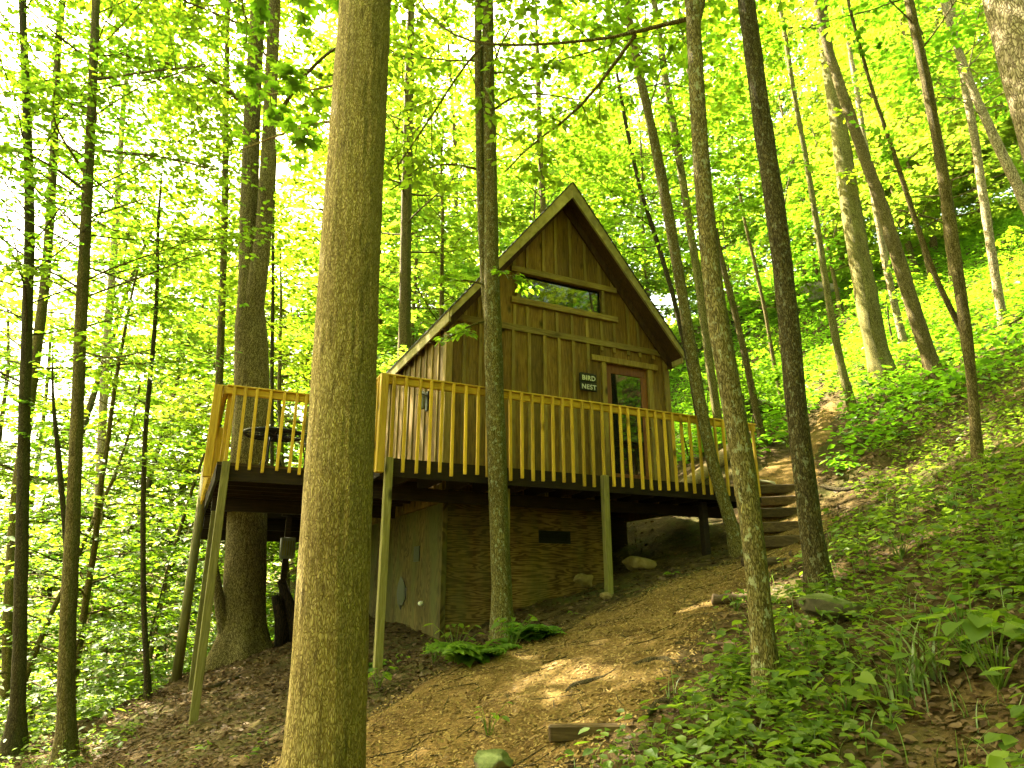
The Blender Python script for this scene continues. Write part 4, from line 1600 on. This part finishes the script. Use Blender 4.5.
# ------------------------------------------------------------------ far wood as one mass, plus unseen clumps added behind the viewer for glass reflections
rng = np.random.default_rng(900)
P_, D_, N_, S_ = [], [], [], []
for i in range(620):
    a = rng.uniform(0, 2 * np.pi)
    front_ = -0.15 < math.atan2(math.cos(a), math.sin(a)) / math.pi < 2
    rr = rng.uniform(40, 62)
    x, y = rr * math.sin(a), rr * math.cos(a)
    if y < 0:
        rr = rng.uniform(13, 30)
        x, y = rr * math.sin(a), rr * math.cos(a)
    low = i % 5 == 0
    if low:
        x, y = rng.uniform(0, 18), rng.uniform(-15, -4)  # extra unseen clumps, added to fill the glass reflections with foliage
    g0 = gz(x, y)
    hh = rng.uniform(0, 30) if y > 0 else rng.uniform(-.5, 12 if low else 24)
    R0 = rng.uniform(2.2, 4.0)
    n = 400 if y > 0 else 240
    q = rng.normal(0, .5, (n, 3)) * np.array([R0, R0, R0 * .55])
    P_.append(q + np.array([x, y, g0 + hh]))
    N_.append(rng.normal(0, .45, (n, 3)) + np.array([0, 0, 1.]))
    D_.append(rng.normal(0, 1, (n, 3)) * np.array([1, 1, .4]))
    S_.append(rng.uniform(.35, .62, n))
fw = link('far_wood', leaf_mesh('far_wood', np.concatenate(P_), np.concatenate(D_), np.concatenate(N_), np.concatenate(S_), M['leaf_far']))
tag(fw, 'pale sunlit foliage of the far wood and unseen clumps added behind for reflections', 'foliage', kind='stuff')

# ------------------------------------------------------------------ ground cover, litter, chips
def norm_at(x, y):
    e = .05
    gx = (ground(x + e, y) - ground(x - e, y)) / (2 * e)
    gy = (ground(x, y + e) - ground(x, y - e)) / (2 * e)
    n = np.stack([-gx, -gy, np.ones_like(gx)], 1)
    return n / np.linalg.norm(n, axis=1)[:, None]


def in_cabin(x, y, pad=0.0):
    u = (x - P0[0]) * U[0] + (y - P0[1]) * U[1]
    w = (x - P0[0]) * W[0] + (y - P0[1]) * W[1]
    return (u > -1.6 - pad) & (u < 5.6) & (w > .25 - pad) & (w < 6.3)


def sample_view(n, rng, near, far, wide=.95):
    """points on the slope in front of the viewer, denser close by"""
    y = near + (far - near) * rng.random(n) ** 1.7
    x = y * rng.uniform(-wide, wide + .1, n)
    return x, y


def lie(x, y, rng, tilt):
    nn = norm_at(x, y) + rng.normal(0, tilt, (len(x), 3))
    d = rng.normal(0, 1, (len(x), 3))
    return nn, d


rng = np.random.default_rng(901)
x, y = sample_view(60000, rng, 2.2, 20)
x, y = np.concatenate([x, rng.uniform(-7, .5, 16000)]), np.concatenate([y, rng.uniform(4.5, 13, 16000)])
pd = path_dist(x, y)
keep = (pd > -.1) | (rng.random(len(x)) < .16)
x, y = x[keep], y[keep]
nn, d = lie(x, y, rng, .35)
z = ground(x, y) + .012
S = rng.uniform(.02, .062, len(x)) * (1 + .03 * y)
tag(link('leaf_litter', leaf_mesh('leaf_litter', np.stack([x, y, z], 1), d * np.array([1, 1, .15]), nn, S, M['dry_leaf'])),
    'brown fallen leaves littering the forest slope', 'leaf litter', kind='stuff')

x = rng.uniform(-3.4, 5, 120000)
y = 2.6 + 9.4 * rng.random(120000) ** 1.35
pd = path_dist(x, y) + rng.normal(0, .10, len(x))
keep = pd < .02
x, y = x[keep], y[keep]
nn, d = lie(x, y, rng, .3)
n = len(x)
nn /= np.linalg.norm(nn, axis=1)[:, None]
d = d - nn * (d * nn).sum(1)[:, None]
d /= np.linalg.norm(d, axis=1)[:, None]
sx = np.cross(d, nn)
L_, B_ = rng.uniform(.006, .020, n), rng.uniform(.003, .007, n)
c0 = np.stack([x, y, ground(x, y) + .036], 1)
q4 = np.stack([c0 - d * L_[:, None] - sx * B_[:, None], c0 + d * L_[:, None] - sx * B_[:, None], c0 + d * L_[:, None] + sx * B_[:, None], c0 - d * L_[:, None] + sx * B_[:, None]], 1)
tag(link('wood_chips', poly_mesh('wood_chips', q4, 4, M['chip'])), 'tan wood chips covering the path', 'wood chips', kind='stuff')

tw = MB()
x, y = sample_view(1500, rng, 2.4, 11)
keep = ~in_cabin(x, y, .1)
for X, Y in zip(x[keep], y[keep]):
    a = rng.uniform(0, 6.28)
    L = rng.uniform(.04, .22)
    q = np.array([[X - math.cos(a) * L, Y - math.sin(a) * L], [X + rng.normal(0, .01), Y + rng.normal(0, .01)], [X + math.cos(a) * L, Y + math.sin(a) * L]])
    z = ground(q[:, 0], q[:, 1]) + np.where(path_dist(q[:, 0], q[:, 1]) < 0, .036, .014)
    tw.tube(np.column_stack([q, z]), [.002, .0045, .003], 4, cap=False)
tag(tw.obj('twigs', M['bark_dark']), 'fallen twigs strewn over path and slope', 'twigs', kind='stuff')

# leafy ground cover: rosettes of a few leaves on short stems
def rosettes(x, y, rng, size, hmin, hmax, per=(4, 8)):
    P_, D_, N_, S_ = [], [], [], []
    n = len(x)
    k = rng.integers(per[0], per[1], n)
    idx = np.repeat(np.arange(n), k)
    m = len(idx)
    a = rng.uniform(0, 6.28, m)
    h = (rng.uniform(hmin, hmax, n))[idx] * rng.uniform(.4, 1.1, m)
    s = size[idx] * rng.uniform(.6, 1.25, m)
    r0 = h * rng.uniform(.15, .8, m)
    X, Y = x[idx] + r0 * np.cos(a), y[idx] + r0 * np.sin(a)
    P = np.stack([X, Y, ground(x, y)[idx] + h + .01], 1)
    D = np.stack([np.cos(a), np.sin(a), rng.uniform(-.5, .25, m)], 1)
    N = np.stack([rng.normal(0, .3, m), rng.normal(0, .3, m), np.ones(m)], 1)
    return P, D, N, s


x, y = sample_view(30000, rng, 2.4, 22)
pd = path_dist(x, y)
patch = np.sin(1.3 * x + .7 * y) * np.cos(.9 * y - 1.1 * x) + .6 * np.sin(3.1 * x - 2.2 * y)
side_r = x - (.62 * y - 2.4)                 # right of the path
den = np.where(side_r > 0, .40 + .36 * patch + np.clip((x - 2.0) * .12, 0, .5), .05 + .05 * patch)
den = np.where((x < -2.2 - .12 * y) & (y > 8), .5, den)
keep = (pd > np.where((y > 7.2) & (x > 2.5), .75 + .3 * np.sin(2.7 * x + y), .25)) & (rng.random(len(x)) < den) & ~in_cabin(x, y, .6)
x, y = x[keep], y[keep]
sz = rng.uniform(.028, .095, len(x))
P, D, N, S = rosettes(x, y, rng, sz, .05, .26)
tag(link('ground_cover', leaf_mesh('ground_cover', P, D, N, S, M['leaf_low'], 'oval')), 'green leafy ground cover over the wooded slope', 'ground cover', kind='stuff')
x = rng.uniform(-3, 24, 17000)
y = rng.uniform(11, 34, 17000)
keep = (path_dist(x, y) > .3) & (x > np.where(y > 15.5, -3, .36 * y)) & ~in_cabin(x, y, 1.2)
x, y = x[keep], y[keep]
P, D, N, S = rosettes(x, y, rng, rng.uniform(.10, .2, len(x)), .1, .5, (3, 6))
tag(link('hillside_cover', leaf_mesh('hillside_cover', P, D, N, S, M['leaf'], 'oval')), 'bright low greenery covering the upper hillside', 'ground cover', kind='stuff')
x = rng.uniform(-14, 40, 9000)
y = rng.uniform(32, 62, 9000)
P, D, N, S = rosettes(x, y, rng, rng.uniform(.25, .45, len(x)), .2, 1.2, (3, 6))
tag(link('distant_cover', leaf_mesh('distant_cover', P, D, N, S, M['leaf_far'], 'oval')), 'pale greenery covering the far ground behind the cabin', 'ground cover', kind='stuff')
# valley floor greenery on the left
x = -rng.uniform(4.5, 26, 9000)
y = rng.uniform(9.5, 34, 9000)
keep = (x < -5.0 - .25 * (12 - y).clip(0, 9) * 0 - .1) & ~in_cabin(x, y, .5)
x, y = x[keep], y[keep]
P, D, N, S = rosettes(x, y, rng, rng.uniform(.09, .17, len(x)), .1, .7, (3, 6))
tag(link('hollow_cover', leaf_mesh('hollow_cover', P, D, N, S, M['leaf'], 'oval')), 'bright low greenery covering the left hollow', 'ground cover', kind='stuff')

# grass wisps (stuff)
def blades(x, y, rng, L, bend, width=.006, seg=4):
    n = len(x)
    a = rng.uniform(0, 6.28, n)
    dx, dy = np.cos(a), np.sin(a)
    z = ground(x, y)
    rows = []
    for i in range(seg + 1):
        t = i / seg
        out = L * bend * t * t
        up = L * (t - .45 * bend * t * t)
        wv = width * (1 - t) ** .7 + .0006
        c = np.stack([x + dx * out, y + dy * out, z + up], 1)
        sd = np.stack([-dy * wv, dx * wv, np.zeros(n)], 1)
        rows.append((c - sd, c + sd))
    q = []
    for i in range(seg):
        q.append(np.stack([rows[i][0], rows[i][1], rows[i + 1][1], rows[i + 1][0]], 1))
    return np.concatenate(q)


x, y = sample_view(5000, rng, 2.4, 9)
keep = (path_dist(x, y) > .05) & (x > .62 * y - 2.6) & (rng.random(len(x)) < .5)
x, y = x[keep], y[keep]
n = len(x)
tag(link('grass', poly_mesh('grass', blades(x, y, rng, rng.uniform(.08, .26, n), rng.uniform(.2, .9, n), .003), 4, M['grass'])), 'thin wisps of grass among the litter', 'grass', kind='stuff')

# ------------------------------------------------------------------ single plants one can point to
def plant(label, px, py, size, n, h, shape='heart', m='leaf_low', seed=0, cat='plant', name='leafy_plant', group=None, spread=.8):
    rg = np.random.default_rng(seed + 500)
    b = hit(px, py)
    b[2] = gz(b[0], b[1])
    t = thing(name, label, cat, b, 0, group)
    st, lv = MB(), Leaves()
    for i in range(n):
        a = i * 2.4 + rg.normal(0, .3)
        hh = h * rg.uniform(.45, 1.1)
        out = h * spread * rg.uniform(.25, 1.0)
        tip = np.array([math.cos(a) * out, math.sin(a) * out, hh])
        st.tube([(0, 0, -.02), tip * .5 + np.array([0, 0, hh * .18]), tip], [.004, .003, .002], 5, cap=False)
        lv.put(tip, np.array([math.cos(a), math.sin(a), rg.uniform(-.6, .1)]), np.array([rg.normal(0, .25), rg.normal(0, .25), 1.]), size * rg.uniform(.65, 1.2))
    st.obj('stem', M[m], t)
    link('foliage', lv.mesh('foliage', M[m], shape), t)
    return t


plants = [
    ('leafy green clump left of the ferns below the basement corner', 455, 660, .11, 18, .34),
    ('leafy green clump between the two ferns in front of the basement', 512, 650, .10, 16, .32),
    ('broad leaved plant at the lower right corner of photo', 1000, 690, .12, 16, .32),
    ('pair of wide leaves catching light left of lower right corner', 890, 728, .12, 6, .13),
    ('arching broad leaf plant below the grass tuft', 848, 722, .125, 8, .22),
    ('small heart leaved plant left of the lichen tree foot', 738, 690, .075, 7, .12),
    ('leafy plant between mossy boulder and lichen tree', 806, 660, .085, 10, .22),
    ('leafy plant at the left edge of the lower log step', 736, 612, .075, 9, .18),
    ('glossy plant on the right slope beside the dead leaf patch', 965, 655, .12, 10, .28),
    ('pale seedling standing alone low on the chip path', 488, 742, .07, 7, .22),
    ('small bright plant at the foot of the front corner post', 378, 692, .10, 10, .22),
    ('low plant beside the fern clump near the basement corner', 434, 664, .085, 8, .18),
    ('little plant at the bottom edge right of the log step', 812, 752, .07, 8, .12),
    ('bushy green plant right of the steps on the bank', 900, 560, .09, 14, .28),
    ('thriving plant patch high on the right bank under forked tree', 950, 520, .10, 16, .3),
    ('tall bright plant on the bank at the right photo edge', 1010, 570, .11, 14, .34),
    ('dense green plant below the dark boulder near the path top', 795, 455, .11, 18, .45),
]
for i, (lab, px, py, s_, n_, h_) in enumerate(plants):
    plant(lab, px, py, s_, n_, h_, 'heart' if i % 3 else 'oval', seed=i)


def fern(label, px, py, n, L, seed):
    rg = np.random.default_rng(seed)
    b = hit(px, py)
    b[2] = gz(b[0], b[1])
    t = thing('fern', label, 'fern', b)
    st, lv = MB(), Leaves()
    for i in range(n):
        a = i * 2.4 + rg.normal(0, .3)
        l = L * rg.uniform(.6, 1.15)
        c, s = math.cos(a), math.sin(a)
        q = np.linspace(0, 1, 12)
        r_ = l * .85 * q
        zz = l * (1.0 * q - .75 * q * q) * rg.uniform(.6, 1.1)
        pts = np.stack([c * r_, s * r_, zz], 1)
        st.tube(pts, np.linspace(.004, .001, 12), 4, cap=False)
        for k in range(2, 12):
            for sg in (-1, 1):
                d = unit(np.array([c * .35 - s * sg, s * .35 + c * sg, -.2]))
                lv.put(pts[k], d, np.array([rg.normal(0, .2), rg.normal(0, .2), 1.]), l * .42 * (1.15 - q[k]) * rg.uniform(.8, 1.15))
    st.obj('stem', M['leaf_fern'], t)
    link('foliage', lv.mesh('foliage', M['leaf_fern'], 'oval'), t)


fern('large green fern clump at the foot of the twin stemmed tree', 476, 662, 22, .62, 3)
fern('smaller fern right of the twin stemmed tree foot', 532, 640, 18, .44, 4)
fern('small fern by the foot of the front corner post', 375, 668, 9, .2, 6)

gt = hit(922, 690)
gt[2] = gz(gt[0], gt[1])
t = thing('grass_tuft', 'tall tuft of long arching grass blades on the lower right bank', 'grass tuft', gt)
rg = np.random.default_rng(77)
n = 46
bx_, by_ = gt[0] + rg.normal(0, .10, n), gt[1] + rg.normal(0, .07, n)
q = blades(bx_, by_, rg, rg.uniform(.2, .55, n), rg.uniform(.25, 1.0, n), .0075, 6)
link('foliage', poly_mesh('foliage', q - gt, 4, M['grass']), t)
n = 24
q = blades(gt[0] + rg.normal(.06, .09, n), gt[1] + rg.normal(0, .06, n), rg, rg.uniform(.15, .4, n), rg.uniform(.2, .9, n), .006, 6)
o = link('dead_foliage', poly_mesh('dead_foliage', q - gt, 4, M['dry_leaf']), t)
o['label'] = 'orange brown dead blades'

# ------------------------------------------------------------------ rocks, timbers, roots, stump
def rock(label, px, py, size, m, seed, sink=.25, name='rock', cat='rock', rz=0.0):
    rg = np.random.default_rng(seed)
    b = hit(px, py)
    b[2] = gz(b[0], b[1])
    import bmesh
    bm_ = bmesh.new()
    bmesh.ops.create_icosphere(bm_, subdivisions=4, radius=1)
    pl = [(unit(rg.normal(0, 1, 3)), rg.uniform(.55, .92)) for _ in range(11)]
    for v in bm_.verts:
        p = np.array(v.co)
        for nrm, dd in pl:
            e = p @ nrm - dd
            if e > 0:
                p = p - nrm * e * .92
        p = p * (1 + .05 * math.sin(7 * p[0] + 5 * p[1]) * math.cos(6 * p[2]) + rg.normal(0, .008))
        v.co = p * np.array(size)
    me = bpy.data.meshes.new(name)
    bm_.to_mesh(me)
    bm_.free()
    me.polygons.foreach_set('use_smooth', np.ones(len(me.polygons), bool))
    me.materials.append(M[m])
    o = link(name, me)
    o.location = (b[0], b[1], b[2] + size[2] * (1 - 2 * sink))
    o.rotation_euler = (0, .15, rz)
    tag(o, label, cat)


rock('tan rock lying by the front post under the deck', 640, 570, (.26, .2, .13), 'rock', 1)
rock('brown rock leaning at the basement wall foot', 580, 590, (.24, .18, .18), 'rock', 2, .12)
rock('small stone between the two under deck rocks', 606, 600, (.09, .07, .06), 'rock', 5)
rock('wide mossy boulder at the foot of the dark tree', 838, 618, (.30, .2, .11), 'rock_moss', 3)
rock('moss capped stone at the bottom edge of the path', 492, 775, (.16, .13, .10), 'rock_moss', 4)
rock('dark flat boulder near the path top behind lichen tree', 762, 418, (1.1, .7, .42), 'rock_moss', 6, .3)
rock('mossy outcrop high on the hillside right of cabin', 742, 335, (.8, .7, .6), 'rock_moss', 7, .25)
rock('pale rock on the hillside above the path', 822, 300, (1.2, .8, .6), 'rock_grey', 8, .25)
rock('flat slab stone beside the top timber step', 765, 487, (.32, .2, .07), 'rock_grey', 9, .2)


def timber(label, a, b, h, d, seed, name='timber_step', cat='step', group=None, round_=False):
    """a step riser between two points on the slope"""
    A, B = np.array(a), np.array(b)
    c = (A + B) / 2
    t = MB()
    rg = np.random.default_rng(seed)
    if round_:
        n = 10
        pts = np.array([A + (B - A) * i / (n - 1) for i in range(n)]) + rg.normal(0, .006, (n, 3))
        t.tube(pts - c, h * (1 + rg.normal(0, .05, n)), 12)
    else:
        t.bar(tuple(A - c), tuple(B - c), d, h)
    o = t.obj(name, M['log' if name == 'fallen_log' else 'step'], None, round_, 0 if round_ else .012)
    o.location = [float(v) for v in c]
    tag(o, label, cat, group)
    return o


steps = [(786, 549, 'lowest'), (788, 533, 'second'), (789, 518, 'third'), (788, 506, 'fourth'), (787, 494, 'topmost')]
words = ['lowest of the five earth filled timber steps beside the deck', 'second timber step up from the foot of the stair',
         'middle timber step of the five beside the deck', 'timber step just below the topmost one', 'topmost of the five timber steps beside the deck end']
for i, (px, py, wd) in enumerate(steps):
    P = hit(px, py)
    dirx = np.array([.93, -.30 + (.12, -.08, .05, -.1, .09)[i], (.03, -.02, .04, -.03, .02)[i]])
    z0 = gz(P[0], P[1])
    a, b = P - dirx * .52, P + dirx * .52
    a[2] = b[2] = z0 + .085
    timber(words[i], a, b, .15, .10, i, group='timber steps beside the deck')
    # tread of packed earth
    g = MB()
    back = np.array([.32, .95, 0])
    c = P.copy()
    c[2] = z0 + .06
    q = [a + back * .03, b + back * .03, b + back * .42, a + back * .42]
    top = z0 + .158
    g.hexa([(p[0], p[1], z0 - .3) for p in q] + [(p[0], p[1], top) for p in q])
    o = g.obj('path', M['path'], None, bevel=.03)
    tag(o, kind='structure')
P = hit(592, 741)
a, b = P + np.array([-.27, .02, .04]), P + np.array([.27, .0, .05])
timber('weathered plank step set low in the chip path', a, b, .10, .07, 11, 'plank_step', 'step')
P = hit(726, 606)
a, b = P + np.array([-.12, .0, .06]), P + np.array([.42, -.05, .07])
timber('log edging the bright sunlit patch of the path', a, b, .05, .08, 12, 'log_step', 'log', None, True)
P = hit(770, 567)
a, b = P + np.array([-.3, .0, .05]), P + np.array([.18, -.02, .05])
timber('short log lying below the lowest timber step', a, b, .05, .08, 13, 'log_step', 'log', None, True)
P = at(690, 462, 13.6)
a = np.array([3.3, 13.2, gz(3.3, 13.2) + .2])
b = np.array([5.3, 14.6, gz(5.3, 14.6) + .25])
timber('pale fallen log behind the right end of the railing', a, b, .14, .1, 14, 'fallen_log', 'log', None, True)


def root(label, spec, seed):
    rg = np.random.default_rng(seed)
    pts, rad = [], []
    for x, y, w in spec:
        P = hit(x, y)
        P[2] = gz(P[0], P[1]) + .022
        pts.append(P)
        rad.append(w * zdepth(P) / FPX / 2 * zdepth(P) / math.hypot(zdepth(P), P[0]))
    pts = np.array(pts)
    n = 16
    s = np.linspace(0, 1, len(pts))
    q = np.linspace(0, 1, n)
    pp = np.stack([np.interp(q, s, pts[:, i]) for i in range(3)], 1)
    pp[1:-1] = (pp[:-2] + 2 * pp[1:-1] + pp[2:]) / 4
    g = MB()
    c = pp[0].copy()
    g.tube(pp - c, np.interp(q, s, rad), 8, wob=.12, rng=rg)
    o = g.obj('tree_root', M['bark_dark'], None, True)
    o.location = [float(v) for v in c]
    tag(o, label, 'root')


root('dark exposed root curving across the middle of the path', [(565, 697, 3), (574, 690, 7), (590, 686, 8), (604, 682, 4), (614, 675, 4), (626, 667, 2)], 1)
root('thicker root right of the curving one on the path', [(634, 668, 5), (650, 664, 8), (668, 664, 6), (680, 670, 3)], 2)
root('root breaking the bank edge near the lichen tree', [(646, 720, 4), (658, 708, 8), (676, 704, 7), (700, 698, 5)], 3)
root('long root crossing the bank above the timber steps', [(822, 488, 4), (842, 492, 6), (864, 488, 5), (888, 484, 3)], 4)
root('thin fallen stick lying on the lower left of the path', [(393, 762, 3), (410, 757, 3.4), (430, 750, 2)], 5)
root('pale stick lying on the slope below the left deck', [(195, 694, 4), (215, 688, 5), (240, 678, 3)], 6)

# rotten stump by the deck tree
b = np.array([*cab(-.15, 4.3)[:2], 0])
b[2] = gz(b[0], b[1])
t = thing('broken_stump', 'dark rotten stump with splintered leaning slabs beside the deck tree', 'stump', b, CAB_ROT)
for spec in ([(.1, 0, -.1), (.02, .02, .3), (-.12, .05, .62), (-.28, .05, .95)], [(-.12, .1, -.1), (-.2, .08, .35), (-.34, .05, .7)]):
    g = MB()
    g.tube(spec, np.linspace(.14, .06, len(spec)), 9, wob=.25, rng=np.random.default_rng(4))
    g.obj('slab', M['stump'], t, True)
g = MB()
g.tube([(.25, 0, -.2), (.26, .02, .1), (.3, .02, .32)], [.34, .28, .22], 12, wob=.2, rng=np.random.default_rng(5))
g.obj('base', M['stump'], t, True)
